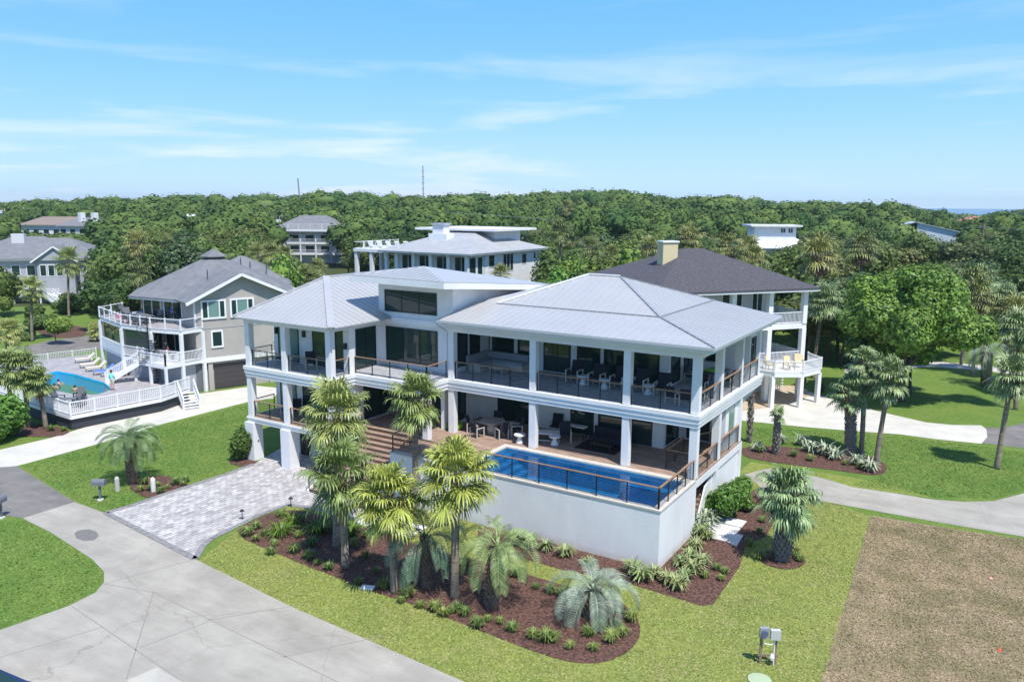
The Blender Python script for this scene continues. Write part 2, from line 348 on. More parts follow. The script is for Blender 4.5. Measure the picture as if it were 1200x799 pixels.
def rail_white(parent, pts, h=1.0, T=None, sp=1.9, bal=.14, bw=.04, m=None, close=False):
    """white picket railing along 3D points"""
    m = m or WHITE; pts = [Vector(a) for a in pts]
    if T: pts = [T @ a for a in pts]
    a = MB(); b = []; up = Vector((0, 0, 1))
    for p, q in zip(pts, pts[1:]):
        L = (q-p).length; d = (q-p)/L
        a.bar(p+up*h, q+up*h, .09, .06); a.bar(p+up*.1, q+up*.1, .06, .06)
        if bal:
            k = bal/2
            while k < L: c = p+d*k; a.bar(c+up*.13, c+up*(h-.03), bw, bw, d); k += bal
        n = max(1, round(L/sp))
        for i in range(n+1): c = p+d*(L*i/n); b.append((c, d))
    r = a.build('railing', m, parent)
    for c, d in b: MB().bar(c, c+up*(h+.1), .11, .11, d).build('post', m, r)
    return r
def sheet(name, poly, z, m, edge=None, kind='structure'):
    """flat paved or planted sheet on the ground"""
    o = mesh_obj(name, [(p[0], p[1], z) for p in poly], [tuple(range(len(poly)))], m)
    if o.data.polygons[0].normal.z < 0: o.data.flip_normals()
    o['kind'] = kind; return o
def smoothpoly(pts, it=2):
    for _ in range(it):
        q = []
        for i in range(len(pts)):
            a, b = Vector(pts[i]), Vector(pts[(i+1) % len(pts)]); q += [a*.75+b*.25, a*.25+b*.75]
        pts = q
    return pts
def GP(pts, z=0): return [G(x, y, z) for x, y in pts]
# ================================================================== terrain
TL = [(-400, 240), (0, 238), (100, 233), (200, 231), (300, 229), (400, 223), (450, 228), (500, 229), (600, 227), (650, 222), (735, 221), (780, 232), (850, 229), (900, 237), (950, 237), (1000, 238), (1050, 240), (1090, 243), (1130, 248), (1175, 247), (1200, 243), (1600, 250)]
def sst(a, b, x):
    t = min(1, max(0, (x-a)/(b-a))); return t*t*(3-2*t)
def elev(x, y):
    """land height: flat round the houses, old dunes rising inland"""
    d = Vector((x, y, 0))-Vector((CAM.x, CAM.y, 0)); r = d.length
    if r < 175: return 0.0
    w = d.x*_f.x+d.y*_f.y
    if w < 20: return 0.0
    u = d.x*_r0.x+d.y*_r0.y; px = 600+FPX*u/w*.985
    yl = np.interp(px, [t[0] for t in TL], [t[1] for t in TL]); hor = 239.7+(px-600)*.0062
    rr = min(r, 430); top = 17+(hor-yl)/FPX*rr*.86
    return sst(175, 420, r)*max(0, top-16.0)
us = np.linspace(-1, 1, 150); S = np.sign(us)*(np.abs(us)**2.6)*4500
V_, F_ = [], []
for j, b in enumerate(S):
    for i, a in enumerate(S):
        x, y = a-20, b+20; V_.append((x, y, elev(x, y)-.012))
n = len(S)
for j in range(n-1):
    for i in range(n-1): F_.append((j*n+i, j*n+i+1, (j+1)*n+i+1, (j+1)*n+i))
g = mesh_obj('ground', V_, F_, FLOOR, None, True); g['kind'] = 'structure'
# the sea far to the right
sea = mesh_obj('sea', [(*(CAM+(-_r0*200+Vector((_f.x, _f.y, 0))*1500)).xy, .5), (*(CAM+(_r0*5000+Vector((_f.x, _f.y, 0))*1500)).xy, .5), (*(CAM+(_r0*9000+Vector((_f.x, _f.y, 0))*9000)).xy, .5), (*(CAM+(Vector((_f.x, _f.y, 0))*9000)).xy, .5)], [(0, 1, 2, 3)], mat('sea_water', (.10, .22, .33), .35)); sea['kind'] = 'structure'
# lawns
sheet('lawn', [G(-700, 560).xy, G(-60, 362).xy, G(140, 356).xy, G(340, 398).xy, (-20, 60), G(900, 380).xy, G(1420, 375).xy, (70, 10), (40, -45), (-60, -45), (-120, -30)], .0, LAWN2)
front = [G(232, 657), G(272, 626), G(340, 592), (-20, -1, 0), (-16, .2, 0), (0, .2, 0), (0, 14, 0), G(862, 556), G(900, 560), G(970, 588), G(1020, 604), G(963, 799), G(940, 900), G(700, 900), G(545, 799), G(339, 709.5)]
sheet('front_lawn', [p[:2] for p in front], .004, LAWN)
sheet('side_strip_lawn', [p.xy for p in GP([(862, 556), (880, 541), (930, 549), (975, 555), (1040, 567), (1093, 583), (1000, 571), (968, 561), (900, 551)])], .004, LAWN)
l3 = GP([(23, 545), (112, 521), (186, 498), (294, 470), (300, 541), (227, 569), (153, 594), (124, 601)])
_e = [G(963, 799).lerp(G(1021, 604), k/40) for k in range(41)]; sheet('dry_lot', [(p.x+random.uniform(-.07, .07), p.y) for p in _e]+[p.xy for p in GP([(1100, 617), (1200, 632), (1330, 650), (1500, 900), (935, 900)])], .008, DIRT)
# roads and drives
slot = 0
def road(name, pts, z, m, smooth=0):
    P = GP(pts); P = [Vector(p[:2]) for p in P]
    if smooth: P = smoothpoly(P, smooth)
    return sheet(name, P, z, m)
road('concrete_drive', [(27, 607), (87.6, 588), (124, 601.5), (229, 655), (339, 709.5), (545, 799), (760, 900), (-300, 900), (-300, 820), (0, 738), (80, 710), (112, 694), (122, 682), (122, 670), (108, 655), (60, 624), (30, 609)], .012, CONC)
road('asphalt_road', [(-400, 560), (-200, 548), (0, 532), (18, 545), (87.6, 588), (27, 607), (0, 603), (-200, 640), (-500, 700)], .010, ASPH)
road('neighbour_drive', [(-200, 545), (0, 527), (60, 513), (110, 497.5), (150, 487), (190, 477), (215, 464), (300, 452), (330, 455), (320, 467), (294, 470), (186, 498), (112, 521), (20, 546), (-200, 562)], .014, mat('pale_concrete', (.58, .555, .49), .85, (.47, .45, .40), ns=.5, bump=.15, bs=18, detail=10))
PALEC = MATS['pale_concrete']
road('side_drive', [(872, 556), (900, 549), (935, 553), (968, 561.5), (1000, 571), (1050, 578), (1091, 585), (1130, 588), (1165, 587), (1200, 578), (1330, 560), (1330, 650), (1200, 629), (1100, 612), (1036, 600.5), (968, 588), (900, 577)], .014, CONC)
road('curved_drive', [(860, 478), (900, 470), (948, 459), (970, 466), (992, 473), (1046, 486), (1085, 495), (1117, 498), (1150, 498.5), (1156, 503), (1157, 512), (1150, 520), (1100, 515), (1054, 509), (1000, 505), (950, 501), (910, 497), (870, 493)], .018, PALEC)
road('back_road', [(1156, 501), (1175, 501), (1200, 496), (1340, 470), (1340, 540), (1200, 525), (1150, 519), (1157, 511)], .014, ASPH)
road('far_road', [(990, 432), (1060, 420), (1094, 423), (1150, 428), (1200, 432), (1340, 440), (1340, 452), (1200, 440), (1150, 434), (1094, 430), (1040, 432), (990, 440)], .014, PALEC)
road('street_behind', [(-250, 440), (0, 412), (60, 399), (100, 394), (150, 386), (240, 372), (260, 380), (160, 398), (110, 411), (60, 421), (0, 440), (-250, 470)], .014, ASPH)
road('patio', [(866, 482), (866, 462), (900, 452), (930, 452), (946, 457), (949, 463), (940, 468), (915, 474), (890, 479)], .045, mat('tan_patio', (.52, .40, .28), .85, (.42, .32, .22), ns=3))
# manhole patch, joints
road('patched_asphalt', [(87, 625), (92, 621.5), (104, 620), (113, 623), (116, 628), (110, 633), (99, 634), (90, 631)], .018, mat('patch', (.19, .18, .17), .9, (.14, .135, .13), ns=5, bump=.4))
sheet('pale_slab', [p.xy for p in GP([(148, 797), (184, 782), (216, 800), (180, 815)])], .018, mat('newer_concrete', (.44, .42, .37), .9, (.37, .35, .31), ns=1))
J = MB()
for a, b in (((27, 607), (87.6, 588)), ((83, 709.5), (225, 806)), ((122, 684), (180, 694)), ((180, 694), (400, 801)), ((180, 694), (148, 797)), ((163, 759), (245, 728)), ((229, 655), (122, 684)), ((0, 770), (120, 735)), ((240, 727), (345, 710)), ((330, 770), (450, 745))):
    p, q = G(*a), G(*b); p.z = q.z = .0145; J.bar(p, q, .045, .004)
o = J.build('joint_lines', mat('joint_dark', (.25, .235, .21), .95)); o['kind'] = 'structure'
# brick paver drive: small blocks with mixed greys
PAV = planks('pavers', (.50, .48, .475), (.30, .285, .28), .26, 0, .85, .06, (.20, .19, .18), .42)
pv = [G(*a) for a in ((124, 601), (153, 593), (190, 580), (227, 568), (265, 556), (297, 544))]+[Vector((-29.6, 4, 0)), Vector((-22, 4, 0)), Vector((-21.9, -1.4, 0)), G(400, 591), G(441, 600), G(430, 611), G(401, 605.5), G(368, 596), G(338, 591.5), G(305, 603), G(272, 619.5), G(248, 631), G(237, 641), G(229, 655)]
sheet('paver_drive', [p.xy for p in pv], .020, PAV)
BORD = mat('dark_paver', (.27, .265, .265), .85, (.15, .15, .15), ns=6)
bm_ = MB()
for seq in ([(124, 601), (153, 593), (190, 580), (227, 568), (265, 556), (297, 544)], [(229, 655), (237, 641), (248, 631), (272, 619.5), (305, 603), (338, 591.5), (368, 596), (401, 605.5), (430, 611)], [(124, 601), (229, 655)]):
    P = [G(*a) for a in seq]
    for p, q in zip(P, P[1:]): p = p.copy(); q = q.copy(); p.z = q.z = .028; bm_.bar(p, q, .32, .03)
o = bm_.build('paver_border', BORD); o['kind'] = 'structure'
# white stone pads of the walk
pd = MB()
for k in range(6):
    x = -15.9+k*.62; pd.box(x, -3.55+k*.02, 0, x+.54, -1.85, .06)
for k in range(3): pd.box(.35+.0*k, 5.0+1.1*k, 0, 1.9, 6.0+1.1*k, .05)
o = pd.build('stepping_pads', mat('pale_slab_stone', (.66, .655, .63), .8, (.55, .54, .52), ns=1)); o['kind'] = 'structure'
pd2 = MB(); P = GP([(838, 622), (871, 628), (863, 641), (842, 630)]); pd2.prism([p.xy for p in P], 0, .06)
o = pd2.build('stepping_pad', MATS['pale_slab_stone']); o['kind'] = 'structure'
# mulch beds
def bed(name, pts, z=.03, sm=1, world=False):
    P = [Vector(p[:2]) for p in (pts if world else GP(pts))]
    if sm: P = smoothpoly(P, sm)
    # gently mounded bed
    c = sum(P, Vector((0, 0)))/len(P); n = len(P)
    rings = [(1, .0), (.965, z), (.85, z+.05), (.5, z+.09)]
    v = []; f = []
    for s, h in rings: v += [(*(c+(p-c)*s), h+random.uniform(-.01, .01)*(s < .97)) for p in P]
    for k in range(len(rings)-1):
        for i in range(n): f.append((k*n+i, k*n+(i+1) % n, (k+1)*n+(i+1) % n, (k+1)*n+i))
    f.append(tuple((len(rings)-1)*n+i for i in range(n)))
    o = mesh_obj(name, v, f, MULCH); o['kind'] = 'structure'; return o
BEDA = [(273, 626), (292, 611), (338, 594), (401, 610), (452, 626), (500, 642), (586, 663), (660, 686), (724, 703), (746, 720), (752, 742), (740, 762), (712, 776), (676, 778), (632, 766), (580, 746), (500, 714), (423, 688), (329, 651)]
def flatbed(name, pts, z=.02, sm=1):
    P = [Vector(p[:2]) for p in GP(pts)]
    if sm: P = smoothpoly(P, sm)
    return sheet(name, P, z, MULCH)
flatbed('mulch_bed', BEDA); flatbed('mulch_bed', [(560, 618), (592, 618), (700, 640), (772, 655), (840, 600), (884, 574), (905, 576), (911, 592), (909, 608), (898, 628), (873, 640), (867, 664), (836, 708), (822, 710), (780, 697), (735, 683), (660, 668), (600, 651), (560, 640)], sm=0)
flatbed('mulch_bed', [(885, 651), (893, 660), (912, 667), (934, 667), (946, 659), (940, 650), (915, 645), (893, 646)], .028)
flatbed('mulch_bed', [(868, 524), (905, 522), (960, 528), (1010, 532), (1036, 541), (1040, 552), (1030, 558), (985, 552), (930, 545), (880, 538), (868, 532)], .024)
flatbed('mulch_bed', [(150, 571), (165, 562), (193, 556), (228, 567), (198, 578), (174, 585), (158, 577)], .028)
flatbed('mulch_bed', [(268, 541), (278, 536), (300, 537), (302, 543), (285, 547), (272, 545)], .028)
flatbed('mulch_bed', [(0, 500), (30, 494), (60, 498), (85, 505), (70, 512), (30, 512), (0, 508)], .028)
flatbed('mulch_bed', [(40, 386), (60, 380), (95, 382), (108, 390), (90, 396), (55, 396)], .028)
flatbed('mulch_bed', [(372, 583), (385, 577), (440, 582), (470, 590), (450, 602), (401, 591)], .024)
# ================================================================== main house
MH = thing('beach_house', (0, 0, 0), 'white three level beach house with pale metal roofs and a raised front pool', 'house')
def P_(name, m): 
    return None
def offs(poly, d):
    """grow an axis-aligned, counter-clockwise polygon by d"""
    a = sum(poly[i][0]*poly[(i+1) % len(poly)][1]-poly[(i+1) % len(poly)][0]*poly[i][1] for i in range(len(poly)))
    if a < 0: poly = poly[::-1]
    n = len(poly); r = []
    for i in range(n):
        p, q, s = Vector(poly[i-1]), Vector(poly[i]), Vector(poly[(i+1) % n])
        e1 = (q-p).normalized(); e2 = (s-q).normalized(); r.append(tuple(q+Vector((e1.y, -e1.x))*d+Vector((e2.y, -e2.x))*d))
    return r
L2 = [(0, 4.95), (0, 17.2), (-16, 17.2), (-29.4, 17.2), (-29.4, .75), (-21.6, .75), (-21.6, 2.85), (-15.9, 2.85), (-15.9, 4.95)]
L2 = [(0, 4.95), (0, 17.2), (-29.4, 17.2), (-29.4, .75), (-21.6, .75), (-21.6, 2.85), (-15.9, 2.85), (-15.9, 4.95)]
b = MB(); b.prism(offs(L2, 0), 5.73, 5.955); b.prism(offs(L2, .045), 5.955, 6.2); b.prism(offs(L2, .09), 6.2, 6.42); b.build('upper_deck_band', WHITE, MH)
MB().prism(offs(L2, -.16), 6.42, 6.45).build('upper_deck_floor', DECK2, MH)
LW1 = [(-29.4, .75), (-21.9, .75), (-21.9, 12), (-29.4, 12)]
b = MB(); b.prism(LW1, 2.62, 2.86); b.prism(offs(LW1, .05), 2.86, 2.98); b.build('lower_deck_band', WHITE, MH)
MB().prism(offs(LW1, -.06), 2.98, 3.01).build('lower_deck_floor', DECK1, MH)
# pool block and lower deck on the right
PX0, PX1, PY0, PY1 = -11.3, -.42, .42, 4.45
b = MB(); b.box(-16.4, 0, 0, 0, .34, 2.92); b.box(-.34, .34, 0, 0, 5.1, 2.92); b.box(-16.4, .34, 0, -16.1, 5.1, 2.92); b.box(-16.1, PY1+.06, 0, -.34, 5.1, 2.88); b.box(-16.1, .34, 0, PX0-.06, PY1+.06, 2.88)
b.build('pool_wall', STUCCO, MH)
b = MB(); b.box(-16.43, -.04, 2.92, .04, PY0, 3.0); b.box(PX1, PY0, 2.92, .04, 4.9, 3.0); b.box(PX0-.35, PY0, 2.92, PX0, PY1, 3.0); b.box(PX0-.35, PY1, 2.92, PX1, PY1+.42, 3.0); b.build('pool_coping', STONE, MH)
b = MB(); b.box(-16.4, .42, 2.9, PX0-.36, 4.88, 2.985); b.box(-16.4, 4.88, 2.9, -.02, 13.4, 2.985); b.box(-21.9, 3.6, 2.9, -16.41, 8, 2.985); b.build('lower_deck_boards', DECK1, MH)
TILE = planks('pool_tile', (.05, .25, .42), (.04, .20, .36), .3, 1, .3, .05, (.05, .2, .4), .3)
b = MB(); b.box(PX0, PY0, 1.45, PX1, PY1, 1.5); b.box(PX0-.05, PY0, 1.5, PX0, PY1, 2.92); b.box(PX1, PY0, 1.5, PX1+.04, PY1, 2.92); b.box(PX0, PY1, 1.5, PX1, PY1+.05, 2.92); b.box(PX0, PY0-.05, 1.5, PX1, PY0, 2.92)
for k in range(4): b.box(PX0, PY0, 1.5, PX0+1.6-.4*k, PY1, 1.8+.27*k)
b.box(-3.6, PY1-.55, 1.5, PX1, PY1, 2.4); b.build('pool_basin', TILE, MH)
w = mesh_obj('pool_water', [(PX0, PY0, 2.84), (PX1, PY0, 2.84), (PX1, PY1, 2.84), (PX0, PY1, 2.84)], [(0, 1, 2, 3)], watermat('clear_blue_water', (.50, .80, .96), 1.33)); w['kind'] = 'structure'
# beams / side band on lower right
b = MB(); b.box(-.30, 5.1, 2.5, .0, 13.42, 2.9); b.box(-16.4, 12.9, 2.5, -.3, 13.42, 2.9); b.build('side_beam', WHITE, MH)
# lower solids
b = MB(); b.box(-16.1, 9.0, 0, -.32, 13.2, 2.5); b.box(-.30, 8.45, 0, 0.0, 8.95, 2.5); b.box(-.30, 13.0, 0, 0, 13.42, 2.5); b.box(-.26, 8.95, 0, -.1, 13.0, 2.5); b.box(-16.1, 5.1, 0, -2, 5.4, 2.88)
b.build('basement_wall', WHITE, MH)
b = MB()
for k in range(13): b.box(-1.7, 5.5+.27*k, .0+.2*k, -.32, 5.5+.27*(k+1), .2*(k+1))
b.build('basement_stair', mat('stair_wood', (.25, .16, .11), .7), MH)
MB().add([(-.28, 5.9, 0), (-.28, 8.44, 0), (-.28, 8.44, 2.3), (-.28, 7.3, 1.9), (-.2, 5.9, 0), (-.2, 8.44, 0), (-.2, 8.44, 2.3), (-.2, 7.3, 1.9)], [(3,2,1,0),(4,5,6,7),(0,1,5,4),(1,2,6,5),(2,3,7,6),(3,0,4,7)]).build('stair_side_panel', WHITE, MH)
# main floor and upper floor rooms
b = MB(); b.box(-16.3, 9.1, 2.985, -3.4, 16, 5.73); b.box(-3.4, 11.7, 2.985, -.9, 13.2, 5.73); b.box(-.9, 10.6, 2.985, -.25, 13.2, 5.73); b.box(-22, 7.6, 2.985, -16.3, 16, 5.73); b.box(-29.2, 3.1, 3.01, -22, 11.8, 5.73)
b.box(-16.75, 5.35, 2.985, -16.45, 9.1, 5.73); b.build('main_floor_wall', WHITE, MH)
b = MB(); b.box(-16.2, 10.1, 6.45, -3.6, 17.0, 9.86); b.box(-3.6, 15.0, 6.45, -.25, 17.0, 9.86); b.box(-16.75, 6.0, 6.45, -16.3, 10.1, 9.86); b.box(-22.2, 6.0, 6.45, -16.75, 16.6, 11.2); b.box(-29.2, 3.1, 6.45, -22.2, 13, 9.6); b.build('upper_floor_wall', WHITE, MH)
# clerestory box under the shed roof
b = MB(); b.box(-22.25, 5.95, 9.6, -16.2, 14.8, 11.35)
b.add([(-22.25, 5.95, 11.35), (-16.2, 5.95, 11.35), (-16.2, 14.8, 11.35), (-22.25, 14.8, 11.35), (-22.25, 5.95, 12.15), (-16.2, 5.95, 12.15), (-16.2, 14.8, 11.4), (-22.25, 14.8, 11.8)], [(4,5,6,7),(0,1,5,4),(1,2,6,5),(2,3,7,6),(3,0,4,7)])
b.box(-22.6, 5.75, 9.35, -16.2, 5.95, 9.72)
b.build('clerestory_wall', WHITE, MH)
b = MB(); b.box(-27.9, 3.4, 0, -22, 10, 2.62); b.build('ground_floor_wall', WHITE, MH)
for x0, x1 in ((-25.0, -23.8), (-27.3, -26.4)): MB().box(x0, 3.32, .05, x1, 3.4, 2.3).build('door', BLACK, MH)
# columns
def column(x, y, z0, z1, w=.41):
    c = MB(); c.box(x-w/2, y-w/2, z0, x+w/2, y+w/2, z1); return c.build('column', WHITE, MH)
cy_ = 5.2
for x in (-.25, -4.05, -9.9, -15.7):
    column(x, cy_, 2.99, 5.73); column(x, cy_, 6.45, 9.35)
for y in (8.95, 13.05): column(-.25, y, 2.99, 5.73)
for y in (8.95, 12.8, 16.6): column(-.25, y, 6.45, 9.35)
for x in (-29.15, -25.75): column(x, 1.0, 0.0, 2.62, .8); column(x, 1.0, 3.01, 5.73); column(x, 1.0, 6.45, 9.4)
column(-21.85, 1.0, 0, 2.62, .8); column(-21.85, 1.0, 3.01, 5.73); column(-21.85, 1.0, 6.45, 9.4)
column(-22.0, 2.8, 6.45, 9.4, .5); column(-22.0, 3.2, 3.01, 5.73, .5); column(-16.1, 3.1, 2.99, 5.73, .4)
# beams under eaves
b = MB(); b.box(-16.0, 5.0, 9.35, 0, 5.4, 9.8); b.box(-.45, 5.4, 9.35, -.03, 17, 9.8); b.build('eave_beam', WHITE, MH)
b = MB(); b.box(-29.4, .8, 9.3, -21.65, 1.2, 9.58); b.box(-22.1, 1.2, 9.3, -21.65, 5.7, 9.58); b.box(-29.4, 1.2, 9.3, -29.0, 9, 9.58); b.build('eave_beam', WHITE, MH)
# ---- right roof
ER = [(-16.2, 4.35), (.75, 4.35), (.75, 17.75), (-16.2, 17.75)]
MB().prism(ER, 9.8, 10.06).build('soffit', WHITE, MH)
BR, BL = (-3.55, 8.2, 10.83), (-14.4, 8.2, 10.83); BRr, BLr = (-3.55, 17.9, 10.83), (-14.4, 17.9, 10.83); R1, R2 = (-8.3, 13.2, 12.5), (-10.5, 13.2, 12.5)
e0, e1_, e2_, e3_ = (-16.2, 4.25, 10.13), (.85, 4.25, 10.13), (.85, 17.9, 10.13), (-16.2, 17.9, 10.13)
faces = [([e0, e1_, BR, BL, (-16.2, 8.2, 10.83)], (0, 1, .2)), ([e1_, e2_, BRr, BR], (-1, 0, .2)), ([BL, BR, R1, R2], (0, 1, .4)), ([BR, BRr, R1], (-1, 0, .4)), ([BL, R2, (-16.2, 12.0, 10.9), (-16.2, 8.2, 10.83)], (1, 0, .3)), ([BLr, R2, R1, BRr], (0, -1, .4)), ([(-16.2, 12, 10.9), R2, BLr, (-16.2, 17.9, 10.83)], (1, 0, .3))]
b = MB(); s_ = MB()
for f, u in faces: b.slab(f, .06); seams(s_, f, u)
rf = b.build('roof', METALROOF, MH); s_.build('standing_seams', METALROOF, rf)
t_ = MB()
for p, q in ((BR, R1), (e1_, BR), (BL, BR), (BR, BRr), (R1, BRr)): t_.bar(Vector(p)+Vector((0, 0, .03)), Vector(q)+Vector((0, 0, .03)), .10, .06)
t_.build('ridge_cap', ROOFTRIM, rf)
t_ = MB()
for p, q in ((R1, R2), (BL, R2)): t_.bar(Vector(p)+Vector((0, 0, .05)), Vector(q)+Vector((0, 0, .05)), .22, .08)
t_.build('ridge_cap', mat('white_trim', (.7, .71, .72), .4), rf)
b = MB(); b.box(-16.2, 4.19, 9.98, .91, 4.25, 10.12); b.box(.85, 4.25, 9.98, .91, 17.9, 10.12); b.build('gutter', mat('gutter', (.50, .52, .56), .4, metal=.2), MH)
# ---- left roof
A1, A2 = (-27.2, 6.2, 12.0), (-27.2, 14, 12.0); q0, q1, q2, q3 = (-29.8, .3, 9.68), (-21.0, .3, 9.68), (-21.0, 14, 9.68), (-30.2, 14, 9.68)
b = MB(); s_ = MB()
for f, u in (([q0, q1, A1], (0, 1, .4)), ([q1, q2, A2, A1], (-1, 0, .4)), ([q0, A1, A2, q3], (1, 0, .5))): b.slab(f, .06); seams(s_, f, u)
rf = b.build('roof', METALROOF, MH); s_.build('standing_seams', METALROOF, rf)
t_ = MB(); t_.bar(Vector(q1)+Vector((0, 0, .05)), Vector(A1)+Vector((0, 0, .05)), .45, .09); t_.bar(Vector(q0)+Vector((0, 0, .05)), Vector(A1)+Vector((0, 0, .05)), .2, .09); t_.bar(A1, A2, .3, .1); t_.build('ridge_cap', METALROOF, rf)
MB().prism([(-29.75, .4), (-21.08, .4), (-21.08, 13.9), (-29.75, 13.9)], 9.55, 9.66).build('soffit', WHITE, MH)
# ---- shed roof over the middle
E1, E2, E3, E4, BB, PP = (-23.1, 4.2, 12.5), (-15.2, 3.75, 12.5), (-15.2, 16.6, 11.33), (-23.1, 14, 12.0), (-19.7, 7.5, 13.0), (-15.2, 5.8, 12.33)
b = MB(); s_ = MB()
for f in ([E1, E2, PP, BB], [BB, PP, E3], [BB, E3, E4], [E1, BB, E4]): b.slab(f, .05)
seams(s_, [E1, E2, BB], (0, 1, .2)); 
rf = b.build('roof', METALROOF, MH); s_.build('standing_seams', METALROOF, rf)
b = MB()
for p, q in ((E1, E2), (E2, PP), (PP, E3), (E3, E4), (E4, E1)):
    p, q = Vector(p), Vector(q); dz = Vector((0, 0, -.24)); b.bar(p+dz, q+dz, .12, .36)
b.build('shed_fascia', WHITE, MH)
dz = -.38; b = MB(); b.add([(p[0], p[1], p[2]+dz) for p in (E1, E2, E3, E4)], [(0, 1, 2, 3)]); b.build('shed_soffit', WHITE, MH)
# ---- windows.  front faces run along +X (ang 0), right-hand faces run along +Y (ang 90)
def wf(x0, x1, y, z0, z1, n=1, gm=None, fm=None, **k): return window(MH, (x0, y, z0), 0, x1-x0, z1-z0, n, fm, gm, **k)
def wr(y0, y1, x, z0, z1, n=1, gm=None, fm=None, **k): return window(MH, (x, y0, z0), 90, y1-y0, z1-z0, n, fm, gm, **k)
wf(-21.7, -17.45, 5.95, 10.08, 11.5, 3); wf(-21.7, -17.45, 6.0, 6.8, 9.08, 3)
for x0, x1, n_ in ((-16.0, -14.3, 1), (-14.0, -12.4, 1), (-12.05, -10.1, 2), (-9.65, -8.05, 1), (-7.8, -6.2, 1), (-6.0, -4.2, 1)): wf(x0, x1, 10.1, 6.5, 9.2, n_)
wr(10.4, 11.9, -3.6, 6.55, 9.0); wr(12.6, 14.2, -3.6, 6.6, 9.2, 2)
wf(-3.0, -1.9, 15.0, 7.3, 8.7); 
wr(15.2, 16.2, -.25, 7.4, 9.0, 2)
wf(-14.9, -12.4, 9.1, 3.02, 5.5, 2); wf(-9.5, -7.9, 9.1, 3.02, 5.5); wf(-7.6, -5.8, 9.1, 3.02, 5.5); wf(-5.4, -4.1, 9.1, 3.02, 5.5)
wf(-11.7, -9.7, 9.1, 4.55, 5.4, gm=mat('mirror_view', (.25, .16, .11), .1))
wr(9.5, 11.5, -3.4, 3.1, 5.5, 2); wf(-2.9, -1.5, 11.7, 3.1, 5.3)
wr(11.0, 12.3, -.25, 3.9, 5.5, gm=GLASS2, fm=WHITE)
for z0, z1 in ((3.25, 5.35), (6.8, 9.15)):
    yy = -16.45 if z0 < 5 else -16.3
    wr(6.35, 7.6, yy, z0, z1); wr(7.85, 9.0, yy, z0, z1)
wf(-28.75, -26.8, 3.1, 6.5, 9.05, 2, GLASS2); wf(-25.5, -24.0, 3.1, 6.5, 9.05); wf(-23.5, -22.6, 3.1, 6.5, 9.05)
wr(3.6, 5.5, -22.2+.0, 6.5, 9.1, 2)
wf(-28.75, -27.2, 3.1, 3.05, 5.5, 2, GLASS2); wf(-26.6, -24.2, 3.1, 3.05, 5.5, 2)
wr(4.0, 7.2, -22.0, 3.1, 5.5, 2); wf(-21.6, -17.4, 7.6, 3.05, 5.5, 3)
# wall lamps
for x, y, z in ((-29.0+.15, 3.1, 8.3), (-26.25, 3.1, 8.3), (-22.35, 3.1, 8.3), (-23.85, 3.1, 8.3)):
    l = MB(); l.box(x-.09, y-.16, z, x+.09, y-.0, z+.42); l.build('wall_lamp', BLACK, MH)
MB().box(-22.1, 2.40, 8.0, -21.92, 2.54, 8.4).build('wall_lamp', BLACK, MH)
# downpipes
MB().tube([(-16.35, 4.3, 9.95), (-16.55, 5.0, 9.6), (-16.6, 5.85, 9.2), (-16.6, 5.85, 6.6)], .05, 6).build('downpipe', WHITE, MH)
MB().tube([(-.02, 12.35, 9.75), (.05, 12.35, 9.3), (.05, 12.35, 6.6)], .05, 6).build('downpipe', WHITE, MH)
# ---- railings
rc = lambda p, q, z, **k: rail_cable(MH, p, q, z, **k)
for x0, x1 in ((-15.45, -10.15), (-9.65, -4.3), (-3.8, -.5)): rc((x0, 5.1), (x1, 5.1), 6.45)
for y0, y1 in ((5.45, 8.7), (9.2, 12.55), (13.05, 16.35)): rc((-.1, y0), (-.1, y1), 6.45)
rc((-28.9, .95), (-26.0, .95), 6.45); rc((-25.5, .95), (-22.1, .95), 6.45); rc((-21.75, 1.25), (-21.75, 2.5), 6.45); rc((-29.3, 1.3), (-29.3, 3.0), 6.45)
rc((-21.7, 2.98), (-16.0, 2.98), 6.45); rc((-16.0, 2.98), (-16.0, 4.95), 6.45)
rc((-28.9, .95), (-26.0, .95), 3.01); rc((-25.5, .95), (-22.1, .95), 3.01); rc((-29.3, 1.3), (-29.3, 3.0), 3.01)
rc((-16.3, .12), (-.12, .12), 3.0, sp=1.62); rc((-.12, .12), (-.12, 4.9), 3.0, sp=1.2); rc((-16.3, .12), (-16.3, 3.5), 3.0, sp=1.6)
rc((-.1, 5.45), (-.1, 8.7), 3.0); rc((-.1, 9.2), (-.1, 12.8), 3.0)
# railing around the stair well on the side deck
rc((-2.0, 5.9), (-2.0, 8.7), 2.99); rc((-2.0, 5.9), (-.5, 5.9), 2.99); rc((-1.6, 9.4), (-.5, 11.6), 2.99)
# ---- entrance stair
b = MB()
for k in range(15): b.box(-21.4, 3.58-.34*(k+1), 0, -16.9, 3.58-.34*k-.03, 2.95-.195*k-.04)
b.build('entry_stair_risers', mat('riser_wood', (.16, .10, .07), .7), MH)
b = MB()
for k in range(15): b.box(-21.45, 3.56-.34*(k+1), 2.95-.195*k-.039, -16.85, 3.58-.34*k, 2.95-.195*k+.01)
b.build('entry_stair_treads', DECK1, MH)
b = MB()
for x in (-21.5, -16.8): b.add([(x-.06, 3.6, 0), (x-.06, -1.6, 0), (x-.06, -1.6, .15), (x-.06, 3.6, 3.05), (x+.06, 3.6, 0), (x+.06, -1.6, 0), (x+.06, -1.6, .15), (x+.06, 3.6, 3.05)], [(0,1,2,3),(7,6,5,4),(0,4,5,1),(1,5,6,2),(2,6,7,3),(3,7,4,0)])
b.build('entry_stair_side', WHITE, MH)
hr = MB()
for x in (-21.5, -16.8): hr.bar((x, 3.5, 3.95), (x, -1.5, 1.1), .08, .05)
hr.build('stair_handrail', IPE, MH)
